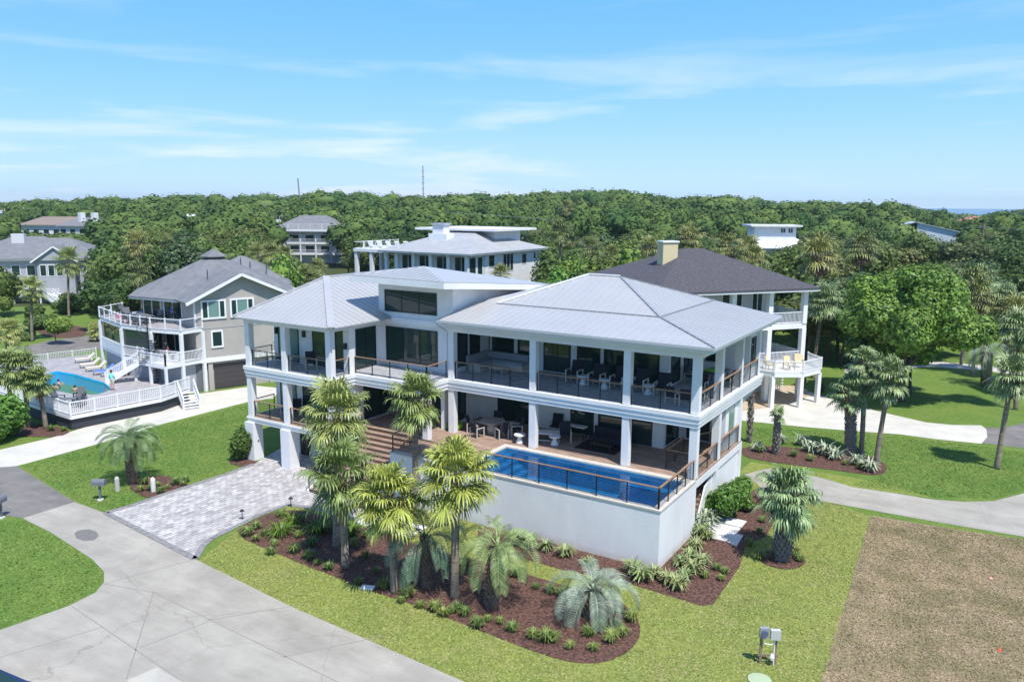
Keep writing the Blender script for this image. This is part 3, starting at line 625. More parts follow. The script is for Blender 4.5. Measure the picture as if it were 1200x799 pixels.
ps = MB()
for x in (-21.5, -16.8):
    for k in range(5): y = 3.5-1.24*k; z = 3.0-.7*k; ps.box(x-.025, y-.025, z, x+.025, y+.025, z+.95)
    for k in range(1, 7): ps.bar((x, 3.5, 3.0+.13*k), (x, -1.5, .15+.13*k), .016)
ps.build('stair_railing', BLACK, MH)
MB().tube([(-.25, 17.1, 5.7), (-1.6, 14.9, 3.6)], .16, 4).build('corner_brace', WHITE, MH)
# ================================================================== vegetation
LEAF = mat('broadleaf', (.115, .185, .038), .55, (.06, .115, .024), ns=.45, var=.5, island=.75, spec=.3, trans=.25)
OAKLEAF = mat('oak_leaf', (.19, .33, .05), .5, (.10, .20, .032), ns=.45, var=.1, island=.8, spec=.35, trans=.25)
SHRUBLEAF = mat('shrub_leaf', (.14, .27, .035), .45, (.08, .17, .025), ns=2, var=.25, island=.7, spec=.4, trans=.25)
PALMLEAF = mat('palm_leaf', (.30, .36, .11), .42, (.20, .27, .08), ns=1.5, var=.35, island=.8, spec=.45, trans=.2)
PALMLIME = mat('palm_leaf_lime', (.38, .43, .095), .42, (.26, .33, .07), ns=1.5, var=.2, island=.8, spec=.45, trans=.2)
DEADFROND = mat('dead_frond', (.30, .20, .09), .8, (.22, .14, .07), ns=2, var=.3, island=.7, trans=.15)
PINDOLEAF = mat('pindo_leaf', (.30, .38, .29), .5, (.20, .28, .19), ns=1.5, var=.2, island=.6, spec=.4, trans=.15)
BARK = mat('palm_bark', (.33, .27, .215), .95, (.13, .105, .085), ns=1.6, bump=.8, bs=5, stretch=(1.2, 1.2, 4.5), lo=.3, hi=.7)
BOOT = mat('palm_boot', (.27, .21, .16), .95, (.13, .09, .065), ns=4, bump=.6, bs=14)
TBARK = mat('tree_bark', (.11, .085, .065), .95, (.06, .045, .035), ns=3, bump=.6, bs=10)
GRASSLEAF = mat('grass_blade', (.20, .28, .07), .6, (.12, .20, .05), ns=3, var=.4, island=.6, trans=.2)
VARLEAF = mat('striped_leaf', (.33, .38, .17), .5, (.17, .25, .09), ns=4, var=.2, island=.9, trans=.15)
SILVER = mat('silver_leaf', (.36, .42, .30), .55, (.24, .30, .2), ns=4, var=.2, island=.7)
def unit(n, rs):
    a = rs.normal(size=(n, 3)); return a/np.linalg.norm(a, axis=1)[:, None]
def quads(c, nrm, size, rs, asp=1.0):
    """one quad per point, facing roughly along nrm"""
    n = len(c); t = unit(n, rs); a = np.cross(nrm, t); a /= np.linalg.norm(a, axis=1)[:, None]+1e-9; b = np.cross(nrm, a)
    s = (size*(.6+.8*rs.rand(n)))[:, None] if np.ndim(size) == 0 else size[:, None]
    bend = nrm*s*.25
    v = np.stack([c-a*s, c-b*s*asp+bend*.3, c+a*s, c+b*s*asp+bend], 1).reshape(-1, 3)
    return v, np.arange(n*4).reshape(n, 4)
def crown_mesh(seed, rx, rz, nl, leaf, lobes=16, cz=0, flat=.85, core=.80, low=.25, spread=.6, lr=(.30, .22), rr=(.45, .35)):
    """lobed crown: leaf-sized faces spread over many overlapping lumps, with dark hollows between"""
    rs = np.random.RandomState(seed); V = []; F = []; off = 0
    C = []
    for k in range(lobes):
        d = unit(1, rs)[0]; d[2] = abs(d[2])*(1+low)-low; r = rr[0]+rr[1]*rs.rand()
        C.append((d[0]*rx*r, d[1]*rx*r, cz+d[2]*rz*r*1.05, rx*(lr[0]+lr[1]*rs.rand())))
    C.append((0, 0, cz, rx*.55))
    tot = sum(c[3]**2 for c in C)
    for (x, y, z, r) in C:
        m = int(nl*r*r/tot); d = unit(m, rs); sh = 1+.22*np.sin(d[:, 0]*7+seed)*np.sin(d[:, 1]*6+x)*np.sin(d[:, 2]*7+y)
        rad = r*sh*(.80+.28*rs.rand(m)**.6)
        p = np.stack([x+d[:, 0]*rad, y+d[:, 1]*rad, z+d[:, 2]*rad*flat], 1)
        nn = d+spread*unit(m, rs); nn[:, 2] += .3; nn /= np.linalg.norm(nn, axis=1)[:, None]
        v, f = quads(p, nn, leaf, rs, .8); V.append(v); F.append(f+off); off += len(v)
        # twiggy inner mass of the lump
        b = MB(); b.ball((0, 0, 0), 1, n=7, m=5); bv = np.array(b.v); bv = bv*(r*core*(.9+.2*rs.rand(len(bv))))[:, None]; bv[:, 2] *= flat; bv += [x, y, z]
        q = np.array([list(f_)+[f_[-1]]*(4-len(f_)) if len(f_) == 4 else [f_[0], f_[1], f_[2], f_[2]] for f_ in b.f])
        tri = [f_ for f_ in b.f if len(f_) == 3]; qd = [f_ for f_ in b.f if len(f_) == 4]
        V.append(bv); F.append(np.array(qd)+off); off += len(bv)
    return np.concatenate(V), np.concatenate(F)
def trunk_mb(h, r, seed, rx, n=7, limbs=5):
    rs = random.Random(seed); m = MB(); top = Vector((rs.uniform(-.3, .3), rs.uniform(-.3, .3), h))
    m.tube([(0, 0, -.3), (0, 0, h*.1), top*.55, top], [r*1.5, r*1.05, r*.8, r*.6], n)
    for k in range(limbs):
        a = 2*math.pi*k/limbs+rs.uniform(-.4, .4); e = Vector((math.cos(a)*rx*.6, math.sin(a)*rx*.6, h+rx*rs.uniform(.2, .7)))
        m.tube([top*.85, top*.5+e*.5+Vector((0, 0, -.2)), e], [r*.5, r*.33, r*.12], 5)
    return m
def tree(name, loc, h, rx, nl, leaf, seed, label, group=None, lm=None, lobes=16, rz=None, trunk_h=None, r=None, cat='tree', low=.25, core=.8, **kw):
    t = thing(name, (0, 0, 0), label, cat, group); th = trunk_h or h*.45; OFF[t.name] = Vector((0, 0, 0))
    rz = rz or (h-th)*.62
    trunk_mb(th, r or h*.022, seed, rx).build('trunk', TBARK, t)
    v, f = crown_mesh(seed, rx, rz, nl, leaf, lobes, cz=h-rz*1.05, low=low, core=core, **kw); mesh_obj('crown', v, f, lm or LEAF, t)
    t.location = loc; OFF[t.name] = None; return t
# ---- palms
def fan_frond(V, F, base, az, el, pet, rad, rs, nle=26, droop=.5, w=.045):
    """a fan leaf: stalk, then folded blades that droop at the tips"""
    d = Vector((math.cos(az)*math.cos(el), math.sin(az)*math.cos(el), math.sin(el))); side = Vector((-math.sin(az), math.cos(az), 0)); upv = side.cross(d)*-1
    if upv.z < 0 and el > -.3: upv = -upv
    sag = Vector((0, 0, -1))
    tip = base+d*pet+sag*(pet*.12)
    n = len(V); V += [base-side*.025, base+side*.025, tip+side*.018, tip-side*.018]; F.append((n, n+1, n+2, n+3))
    d2 = (d+sag*.25).normalized()
    for k in range(nle):
        a = (k/(nle-1)-.5)*math.radians(230); ra = rad*(1-.25*abs(a)/2.2)*rs.uniform(.75, 1.15)
        ld = (d2*math.cos(a)+side*math.sin(a)).normalized(); ld = (ld+upv*.18*abs(math.sin(a))).normalized()
        o = tip+d2*rad*.12*max(0, math.cos(a)); pw = ld.cross(upv).normalized()*w; lift = upv*(.02 if k % 2 else -.02)
        m1 = o+ld*ra*.55+lift; m2 = m1+(ld+sag*droop).normalized()*ra*.28; m3 = m2+(ld*.5+sag*droop*2.2).normalized()*ra*.25
        n = len(V); V += [o-pw*.25, o+pw*.25, m1+pw, m1-pw, m2+pw*.75, m2-pw*.75, m3+pw*.1, m3-pw*.1]
        F += [(n, n+1, n+2, n+3), (n+3, n+2, n+4, n+5), (n+5, n+4, n+6, n+7)]
def fan_crown(seed, nfr, rad, pet, lo=-35, hi=85, nle=24, droop=.5):
    rs = random.Random(seed); V = []; F = []
    for k in range(nfr):
        u = (k+.5)/nfr; el = R(hi+(lo-hi)*u**.85+rs.uniform(-17, 17)); az = k*2.39996+rs.uniform(-.5, .5)
        fan_frond(V, F, Vector((0, 0, .15-.45*u)), az, el, pet*rs.uniform(.6, 1.2)*(1 if u > .15 else .8), rad*rs.uniform(.8, 1.25), rs, nle, droop*rs.uniform(.6, 1.6))
    return V, F
def dead_skirt(seed, nfr, rad, pet, nle=14):
    rs = random.Random(seed+50); V = []; F = []
    for k in range(nfr):
        fan_frond(V, F, Vector((0, 0, -.35)), k*2.39996+rs.uniform(-.4, .4), R(rs.uniform(-72, -38)), pet*.8, rad*.8, rs, nle, .9, .03)
    for k in range(nfr):   # dry flower stalks
        a = rs.uniform(0, 6.28); p = Vector((0, 0, 0)); q = Vector((math.cos(a)*pet*1.0, math.sin(a)*pet*1.0, rs.uniform(-.5, .2)))
        for j in range(14):
            e = q+Vector((rs.uniform(-.3, .3), rs.uniform(-.3, .3), rs.uniform(-.5, .1))); n = len(V); s = Vector((.02, 0, 0)); V += [p*.3+q*.7-s, p*.3+q*.7+s, e+s, e-s]; F.append((n, n+1, n+2, n+3))
    return V, F
def palm_trunk(h, r0, r1, lean, seed, boots=0, n=10, head=.5):
    rs = random.Random(seed); m = MB(); k = max(6, int(h/.35)); P = []; Rr = []
    for i in range(k+1):
        u = i/k; P.append(Vector((lean[0]*u**1.4, lean[1]*u**1.4, h*u-.15*(i == 0)))); Rr.append((r0*(1.25-.25*min(1, u*8))+(r1-r0)*u)*(1+rs.uniform(-.05, .05)))
    m.tube(P, Rr, n)
    b = MB(); tot = boots
    for i in range(tot):
        u = 1-(i/max(1, tot))*(head if head < 1 else 1)
        c = Vector((lean[0]*u**1.4, lean[1]*u**1.4, h*u)); a = i*2.39996; r = r0+(r1-r0)*u; d = Vector((math.cos(a), math.sin(a), 0)); s = Vector((-d.y, d.x, 0))
        q = c+d*(r+.13)+Vector((0, 0, .2)); b.add([c+d*r*.8-s*.09, c+d*r*.8+s*.09, q+s*.045, q-s*.045, c+d*(r+.0)-s*.09-Vector((0, 0, .1)), c+d*(r+.0)+s*.09-Vector((0, 0, .1))], [(0,1,2,3),(4,0,3),(1,5,2),(5,4,3,2)])
    return m, b
def sabal(name, loc, h, lean, seed, label, group=None, rad=.8, pet=.9, nfr=34, r0=.17, r1=.15, boots=30, head=.25, dead=4, lm=None, lo=-38, droop=.5, nle=24, bm=None):
    t = thing(name, (0, 0, 0), label, 'palm tree', group); OFF[t.name] = Vector((0, 0, 0))
    m, b = palm_trunk(h, r0, r1, lean, seed, boots, head=head); tk = m.build('trunk', BARK, t, True); b.build('boots', bm or BOOT, tk)
    V, F = fan_crown(seed, nfr, rad, pet, lo=lo, droop=droop, nle=nle); off = Vector((lean[0], lean[1], h))
    mesh_obj('crown', np.array([tuple(v+off) for v in V]), np.array(F), lm or PALMLEAF, t)
    if dead:
        V, F = dead_skirt(seed, dead, rad, pet); mesh_obj('dead_fronds', np.array([tuple(v+off) for v in V]), np.array(F), DEADFROND, t)
    t.location = loc; return t
def pindo(name, loc, h, seed, label, L=2.1, nfr=26, r0=.24, lean=(0, 0), lm=None, hi=80, lo=-15, nl=34, group=None, curl=1.0):
    t = thing(name, (0, 0, 0), label, 'palm tree', group); OFF[t.name] = Vector((0, 0, 0)); rs = random.Random(seed)
    m, b = palm_trunk(h, r0, r0*.95, lean, seed, int(h*55), head=.98); tk = m.build('trunk', BOOT, t, True); b.build('boots', BOOT, tk)
    V = []; F = []; off = Vector((lean[0], lean[1], h))
    for k in range(nfr):
        u = (k+.5)/nfr; el = R(hi+(lo-hi)*u**.9+rs.uniform(-6, 6)); az = k*2.39996+rs.uniform(-.2, .2); Lk = L*rs.uniform(.85, 1.1)
        side = Vector((-math.sin(az), math.cos(az), 0)); p = off.copy(); st = Lk/nl; e = el; prev = p
        for j in range(nl):
            d = Vector((math.cos(az)*math.cos(e), math.sin(az)*math.cos(e), math.sin(e))); q = p+d*st; upv = d.cross(side); upv = -upv if upv.z < 0 else upv
            n = len(V); w = .03*(1-j/nl)+.006; V += [p-side*w, p+side*w, q+side*w, q-side*w]; F.append((n, n+1, n+2, n+3))
            if j > nl*.18:
                ll = .52*math.sin(math.pi*min(1, (j/nl-.1)*1.02))**.6*L/2.1
                for sg in (-1, 1):
                    for h_ in (0,):
                        ld = (side*sg*.75+d*.55+upv*.55).normalized(); o = p+d*st*h_; mm_ = o+ld*ll*.6; e2 = mm_+(ld+Vector((0, 0, -.7))).normalized()*ll*.4; ww = d*.021
                        n = len(V); V += [o-ww*.5, o+ww*.5, mm_+ww, mm_-ww, e2+ww*.3, e2-ww*.3]; F += [(n, n+1, n+2, n+3), (n+3, n+2, n+4, n+5)]
            p = q; e -= (1.9+1.2*j/nl)*curl/nl*(1 if e > -1.35 else 0)
    mesh_obj('crown', np.array([tuple(v) for v in V]), np.array(F), lm or PINDOLEAF, t)
    t.location = loc; return t
def lean_to(base, px, py):
    """trunk top that stands above the base and shows at the photo point, at the base's distance"""
    b = Vector(base); p = AT(px, py, DEP(b)); q = p-b
    # slide along the view ray so that the lean is smallest
    rr = ray(px, py).normalized(); dxy = Vector((rr.x, rr.y)); s = -(q.x*dxy.x+q.y*dxy.y)/dxy.length_squared*.9
    q = q+rr*s; return q.z, (q.x, q.y)
near = [ # base px, crown px, radius...
 (395, 640, 395, 480, dict(nfr=52, rad=1.0, pet=1.1, seed=11, dead=6, label='tall fan palm with a wide green crown in front of the left wing')),
 (405, 664, 400, 548, dict(nfr=40, rad=1.0, pet=1.0, seed=12, label='fan palm with pale trunk in front of and below the tall palm by the driveway', dead=7)),
 (463, 694, 455, 575, dict(nfr=42, rad=.95, pet=.95, seed=13, lm='lime', label='lime green fan palm with rough brown trunk in the middle of the mulch bed', dead=6)),
 (487, 600, 487, 462, dict(nfr=42, rad=.92, pet=.9, seed=14, dead=10, label='fan palm standing in front of the entrance deck with shaggy dead stalks under its crown')),
 (533, 700, 535, 550, dict(nfr=44, rad=.95, pet=1.0, seed=15, dead=6, lm='lime', label='slender lime green fan palm left of the pool corner')),
]
for bx, by, cx, cy, k in near:
    b = G(bx, by); h, ln = lean_to(b, cx, cy+6); k = dict(k); lm = PALMLIME if k.pop('lm', None) else None; sd_ = k.pop('seed'); lb = k.pop('label')
    sabal('palm_tree', b, h, ln, sd_, lb, lm=lm, r0=.19, r1=.16, droop=.42, **k)
b = G(577, 712); h, ln = lean_to(b, 583, 640); pindo('palm_tree', b, h, 21, 'feather palm with a thick dark trunk in front of the white pool wall', L=2.2, nfr=20, lean=ln, r0=.27, lm=mat('pindo_yellow', (.34, .40, .16), .5, (.22, .30, .11), ns=2, island=.7, trans=.15))
b = G(694, 722); h, ln = lean_to(b, 694, 692); pindo('palm_tree', b, max(.9, h), 22, 'low silver blue feather palm in the front tip of the mulch bed', L=2.3, nfr=17, lo=0, r0=.34, curl=1.0, nl=36)
b = G(500, 690); h, ln = lean_to(b, 498, 630); pindo('palm_tree', b, h, 23, 'blue green feather palm with hanging fronds under the fan palms', L=2.4, nfr=16, r0=.14, lean=ln, lm=mat('pindo_green', (.20, .30, .19), .5, (.13, .22, .13), ns=2, island=.6, trans=.15))
b = G(156, 566); h, ln = lean_to(b, 152, 518); pindo('palm_tree', b, h, 24, 'feather palm with stout dark trunk beside the grey mailbox', L=2.1, nfr=28, r0=.28, lean=ln, nl=36, curl=.85, hi=85, lo=-5, lm=mat('pindo_olive', (.19, .27, .11), .5, (.12, .19, .07), ns=2, island=.6, trans=.15))
b = G(916, 655); h, ln = lean_to(b, 922, 578); sabal('palm_tree', b, h, ln, 31, 'stout fan palm with patterned grey trunk on a round mulch island', rad=.95, pet=.95, nfr=40, r0=.36, r1=.36, boots=190, head=.98, dead=3, droop=.75, lm=mat('palm_grey', (.25, .32, .13), .45, (.16, .23, .09), ns=2, island=.8, spec=.5), bm=mat('boot_grey', (.27, .25, .25), .95, (.14, .13, .13), ns=5))
side = [(996, 533, 996, 458, dict(r0=.33, r1=.30, boots=150, head=.98, rad=.8, pet=.8, nfr=30, label='squat fan palm with a pale scaly trunk, left of the pair on the side lawn')),
 (1009, 533, 1014, 425, dict(rad=.8, pet=.7, nfr=34, label='straight dark trunked fan palm in the middle of the side lawn trio')),
 (1027, 541, 1044, 440, dict(rad=.85, pet=.8, nfr=34, boots=60, label='leaning fan palm at the right of the side lawn trio')),
 (1168, 549, 1187, 440, dict(rad=.9, pet=.85, nfr=36, boots=50, label='leaning fan palm at the right edge of the lawn')),
 (952, 443, 966, 352, dict(rad=1.2, pet=1.05, nfr=40, boots=50, label='tall palm with curved trunk at the corner of the dark roofed house')),
 (878, 518, 881, 455, dict(rad=.01, pet=.01, nfr=3, dead=0, boots=60, head=.98, label='bare stubby palm trunk without a crown behind the pool house corner')),
 (909, 532, 912, 485, dict(rad=.55, pet=.25, nfr=7, dead=0, boots=70, head=.98, r0=.2, r1=.17, label='young palm with a small upright tuft on a rough trunk'))]
for i, (bx, by, cx, cy, k) in enumerate(side):
    b = G(bx, by); h, ln = lean_to(b, cx, cy); k = dict(k); lb = k.pop('label')
    sabal('palm_tree', b, h, ln, 41+i, lb, lm=MATS['palm_grey'], bm=MATS['boot_grey'] if i in (0, 5, 6) else None, **k)
b = G(1155, 452); h, ln = lean_to(b, 1157, 414); pindo('palm_tree', b, h, 51, 'silver feather palm on the lawn beside the big oak', L=2.6, nfr=24, r0=.4, lean=ln)
for i, (bx, by, cx, cy, lb) in enumerate([(1190, 480, 1192, 385, 'fan palm at the right edge behind the leaning palm'), (1203, 465, 1203, 405, 'fan palm cut by the right edge of the view'), (1176, 440, 1178, 350, 'dense green fan palm above the silver feather palm'), (1150, 425, 1147, 328, 'brownish palm at the far end of the right lawn'), (1128, 420, 1143, 350, 'shaggy brown palm behind the big oak')]):
    b = G(bx, by); h, ln = lean_to(b, cx, cy); sabal('palm_tree', b, h, ln, 61+i, lb, rad=1.2, pet=1.1, nfr=40, boots=20, dead=12 if i > 2 else 4, lm=MATS['palm_grey'])
# palms by the left pool and the left house
for i, (bx, by, cx, cy, k) in enumerate([
 (16, 503, 8, 430, dict(label='fan palm with grey trunk at the far left in front of the pool deck')), (34, 500, 27, 434, dict(label='fan palm between two others in front of the wooden pool deck')), (54, 502, 44, 446, dict(label='leaning fan palm nearest the corner of the pool deck', rad=.7)),
 (8, 420, 10, 388, dict(label='short palm beside the road behind the left pool', rad=1.0)),
 (38, 400, 37, 337, dict(label='slim palm on the lawn of the far grey house', rad=1.0, nfr=30)), (81, 372, 80, 306, dict(label='tall palm in front of the far grey house wall', rad=1.35)), (123, 372, 121, 318, dict(label='palm with hanging brown fronds right of the far grey house', rad=1.35, dead=10)),
 (112, 400, 110, 388, dict(label='small palm by the bins on the far lawn', rad=.7, pet=.5, nfr=14))]):
    b = G(bx, by); h, ln = lean_to(b, cx, cy); k = dict(k); lb = k.pop('label'); k.setdefault('rad', .95)
    k.setdefault('pet', k['rad']); k.setdefault('nfr', 36)
    sabal('palm_tree', b, h, ln, 71+i, lb, boots=20, **k)
# palms between the houses: crown pixel, distance
far_palms = [(158, 284, 112, 1.9, 'h'), (165, 318, 98, 1.6, ''), (322, 296, 112, 1.7, 'h'), (352, 322, 100, 1.4, ''), (376, 312, 150, 1.7, ''), (410, 302, 170, 1.8, ''), (585, 322, 98, 1.4, ''), (658, 270, 120, 1.9, 'h'), (693, 291, 112, 1.8, 'h'), (735, 296, 104, 1.6, ''), (757, 290, 100, 1.6, 'h'), (812, 279, 104, 1.9, 'h'), (852, 288, 100, 1.8, 'h'), (873, 292, 96, 1.8, ''), (888, 303, 92, 1.7, 'h'), (953, 298, 88, 2.2, 'h'), (1014, 289, 105, 2.2, 'h'), (1136, 330, 85, 1.9, 'h'), (1152, 345, 80, 1.8, 'h'), (1180, 365, 78, 1.7, ''), (665, 243, 210, 2.1, 'h'), (200, 287, 125, 1.6, 'h'), (338, 300, 114, 1.6, 'h'), (372, 326, 100, 1.3, ''), (303, 296, 116, 1.5, ''), (715, 300, 100, 1.5, ''), (870, 320, 84, 1.5, '')]
protos = [sabal('palm_tree', (0, 0, 0), 14.0, (.5, .2), 90+i, 'x', 'palms among the trees behind the houses', rad=1.15, pet=1.0, nfr=36, boots=10, dead=(16 if i < 2 else 5), nle=18, lm=mat('palm_far', (.24, .27, .08), .5, (.14, .18, .05), ns=1, island=.8, var=.3)) for i in range(3)]
for i, (cx, cy, d, s, t) in enumerate(far_palms):
    o = protos[i] if i < 3 else copy_tree(protos[i % 2 if t else 2]); p = AT(cx, cy, d); z = elev(p.x, p.y)
    hh = max(3.5, p.z-z); sc = s/1.9*1.12
    place(o, (p.x, p.y, p.z-14*sc), random.uniform(0, 6), sc, 'palm with dry brown skirt rising among the trees behind the houses' if t else 'green palm among the trees behind the houses')
# ---- big oak on the right and dark trees beside it
b = G(1056, 470); tree('oak_tree', b, 12.4, 5.9, 60000, .13, 101, 'big round bright green oak on the right lawn', lm=OAKLEAF, lobes=64, rz=5.0, trunk_h=3.4, r=.28, core=.66, lr=(.15, .15), rr=(.5, .42), spread=.5)
for i, (bx, by, cy, rx, lb) in enumerate([(968, 425, 345, 3.0, 'dark narrow tree left of the big oak'), (985, 428, 350, 3.2, 'thin trunked tree touching the left side of the big oak')]):
    b = G(bx, by); tree('tree', b, ZAT(cy, b), rx, 5000, .2, 103+i, lb, lm=LEAF, lobes=12, trunk_h=4.5, low=.2)
for i, (bx, by, lb) in enumerate([(1018, 462, 'crape myrtle trunk standing under the left of the big oak'), (1066, 462, 'pale multi trunk tree under the right of the big oak')]):
    b = G(bx, by); tree('tree', b, 6, 2.4, 2500, .2, 106+i, lb, lm=OAKLEAF, lobes=8, trunk_h=3, r=.16)
# ---- single trees and shrubs near the left
b = G(66, 404); tree('small_tree', b, 3.2, 1.7, 2500, .13, 111, 'small round tree by the road in front of the far grey house', lobes=9, lm=OAKLEAF, trunk_h=1.6)
b = G(230, 398); 
def shrub(name, loc, rx, h, n, leaf, seed, label, lm=None, cat='shrub', group=None, sy=1.0, rz=0):
    t = thing(name, (0, 0, 0), label, cat, group); OFF[t.name] = Vector((0, 0, 0))
    v, f = crown_mesh(seed, rx, h*.5, n, leaf, 12, cz=h*.48, flat=h/rx*.6, low=.7, core=.82); v[:, 1] *= sy; v[:, 2] = np.maximum(v[:, 2], .02)
    mesh_obj('foliage', v, f, lm or SHRUBLEAF, t); MB().tube([(0, 0, -.1), (0, 0, h*.5)], .06, 5).build('stem', TBARK, t); t.location = loc; t.rotation_euler.z = rz; return t
shrub('hedge_bush', (.85, 7.9, 0), 1.0, 1.9, 5200, .075, 121, 'bright green bush at the foot of the side wall, nearer the camera', sy=1.25)
shrub('hedge_bush', (.9, 10.3, 0), 1.0, 1.85, 5200, .075, 122, 'bright green bush behind the first along the side wall', sy=1.3)
shrub('round_shrub', G(290, 538), 1.0, 2.4, 4200, .08, 123, 'dark green shrub beside the left column of the white house', lm=LEAF)
shrub('round_shrub', G(3, 515), 1.9, 3.6, 5200, .12, 124, 'large shrub cut by the left edge near the pool deck', lm=OAKLEAF)
for bx, by, rx, h, lb in ((50, 385, 2.1, 2.0, 'yellowish bush in front of the far grey house steps'), (5, 370, 3.2, 7.5, 'dark round tree at the left edge beside the far grey house'), (82, 366, 2.4, 3.0, 'dark hedge under the tall palm by the far grey house'), (112, 366, 2.2, 3.6, 'round green bush right of the far garage door'), (76, 368, .9, 1.1, 'small ball shaped bush by the steps of the far grey house'), (30, 398, 1.3, 1.2, 'greyish low bush in the bed by the road'), (40, 372, 1.5, 1.6, 'low bush near the porch posts of the far grey house')):
    shrub('round_shrub', G(bx, by), rx, h, 2500, .17, random.randint(200, 900), lb, lm=LEAF)
for i, (bx, by, d) in enumerate([(645, 326, 100), (668, 322, 98), (690, 318, 96), (712, 313, 95), (735, 310, 95), (655, 335, 92), (680, 330, 90), (325, 322, 92)]):
    p = AT(bx, by, d); t = shrub('hedge_bush', (p.x, p.y, 0), 3.4, p.z+1.6, 4200, .2, 300+i, 'rounded green bush in the row behind the white house roofs', lm=OAKLEAF if i % 3 else DEADFROND if i == 4 else LEAF, group='bushes in the row behind the roofs')
# ---- woodland
HUE = [LEAF, mat('broadleaf_olive', (.13, .165, .04), .55, (.075, .11, .024), ns=.4, var=.4, island=.75, trans=.25), mat('broadleaf_deep', (.055, .115, .030), .55, (.03, .07, .018), ns=.4, var=.4, island=.75, trans=.25)]
tp = []
for i in range(8): tp.append(tree('woodland_tree', (0, 0, 0), 10, 4.6, 5200, .21, 400+i, 'broadleaf tree in the woodland behind the houses', 'woodland trees behind the houses', lm=HUE[(0, 1, 0, 2, 0, 1, 0, 2)[i]], lobes=13, rz=3.6, trunk_h=4.2, low=.5))
blk = [(-80, 128, 0, 150), (128, 240, 0, 100), (240, 330, 0, 94), (326, 424, 0, 232), (424, 470, 0, 150), (455, 655, 0, 152), (655, 868, 0, 104), (868, 1000, 0, 86), (1000, 1145, 0, 84), (1145, 1320, 0, 98), (25, 135, 225, 285), (-10, 18, 280, 380), (1120, 1320, 98, 112), (880, 950, 142, 188), (1068, 1128, 190, 248), (870, 905, 265, 320), (1135, 1160, 430, 520), (-10, 20, 150, 200), (300, 340, 150, 330), (640, 690, 100, 114)]
rs = random.Random(5); pos = []; cell = {}
caps = [(1050, 1135, 165, 215), (15, 140, 140, 262), (-20, 25, 150, 380), (1062, 1188, 320, 660), (1125, 1165, 300, 480)]
def ok(x, y, m):
    k = (int(x//8), int(y//8))
    for a in (-1, 0, 1):
        for c in (-1, 0, 1):
            for q in cell.get((k[0]+a, k[1]+c), []):
                if (q[0]-x)**2+(q[1]-y)**2 < m*m: return False
    cell.setdefault(k, []).append((x, y)); return True
fx, fy = Vector((_f.x, _f.y)).normalized(), Vector((_r0.x, _r0.y))
for _ in range(60000):
    w = 84*(640/84)**rs.random(); px = rs.uniform(-60, 1260); 
    if rs.random() > (w/640)**1.0+.12: continue
    if any(a <= px <= b and c <= w <= d for a, b, c, d in blk): continue
    P = Vector((CAM.x, CAM.y))+fx*w+fy*((px-600)/FPX*w)
    if ok(P.x, P.y, 5.6 if w < 180 else (7.5 if w < 260 else 8.6)): pos.append((w, P.x, P.y, px))
pos.sort(); first = pos[:280]; rest = pos[280:]
print('woodland', len(pos), 'nearest depth', pos[0][0], '280th', pos[279][0])
for i, (w, x, y, px) in enumerate(first):
    o = tp[i] if i < 8 else copy_tree(tp[rs.randrange(8)])
    s = rs.uniform(.68, 1.28); zz = min(s, 1.12)*rs.uniform(.82, 1.1)
    if w < 115: s *= .85; zz *= .78
    if any(a < px < b and c < w < d for a, b, c, d in caps): zz = min(zz, .62)
    place(o, (x, y, elev(x, y)-.2), rs.uniform(0, 6.28), (s, s, zz))
# the far wood: crowns merged in one mass
NV, NF, off = [], [], 0
lows = [crown_mesh(500+i, 6.4, 4.0, 1500, .36, 12, cz=8.2, low=.6, core=.86, spread=.5) for i in range(6)]
lows2 = [crown_mesh(520+i, 7.6, 4.4, 800, .52, 11, cz=8.2, low=.6, core=.9, spread=.45) for i in range(5)]
far = rest
for w, x, y, px in far:
    v, f = (lows if w < 330 else lows2)[rs.randrange(5)]; cp = any(a_ < px < b_ and c0 < w < d0 for a_, b_, c0, d0 in caps)
    s = rs.uniform(.72, 1.55)*(1.0 if w < 330 else 1.1); a = rs.uniform(0, 6.28); c_, s_n = math.cos(a), math.sin(a)
    q = np.stack([(v[:, 0]*c_-v[:, 1]*s_n)*s+x, (v[:, 0]*s_n+v[:, 1]*c_)*s+y, v[:, 2]*(.62 if cp else rs.uniform(.85, 1.25))+elev(x, y)], 1)
    NV.append(q); NF.append(f+off); off += len(q)
LEAFFAR = mat('broadleaf_far', (.125, .18, .042), .75, (.033, .082, .022), ns=.075, island=.45, spec=.15, detail=8)
o = mesh_obj('woodland', np.concatenate(NV), np.concatenate(NF), LEAFFAR)
tag(o, 'distant dense green woodland covering the rising ground to the horizon', 'woodland', kind='stuff')
# horizon strip of trees beyond, to the right
NV, NF, off = [], [], 0
for _ in range(900):
    w = rs.uniform(640, 1350); px = rs.uniform(-60, 1260); P = Vector((CAM.x, CAM.y))+fx*w+fy*((px-600)/FPX*w)
    v, f = lows2[rs.randrange(5)]; k = 2.2; f2 = f[::2]
    if 1060 < px < 1185 and w > 750: continue
    NV.append(np.stack([v[:, 0]*k+P.x, v[:, 1]*k+P.y, v[:, 2]*1.0+elev(P.x, P.y)], 1)); NF.append(f+off); off += len(v)
o = mesh_obj('far_woodland', np.concatenate(NV), np.concatenate(NF), LEAFFAR)
tag(o, 'farthest line of trees along the horizon', 'woodland', kind='stuff')
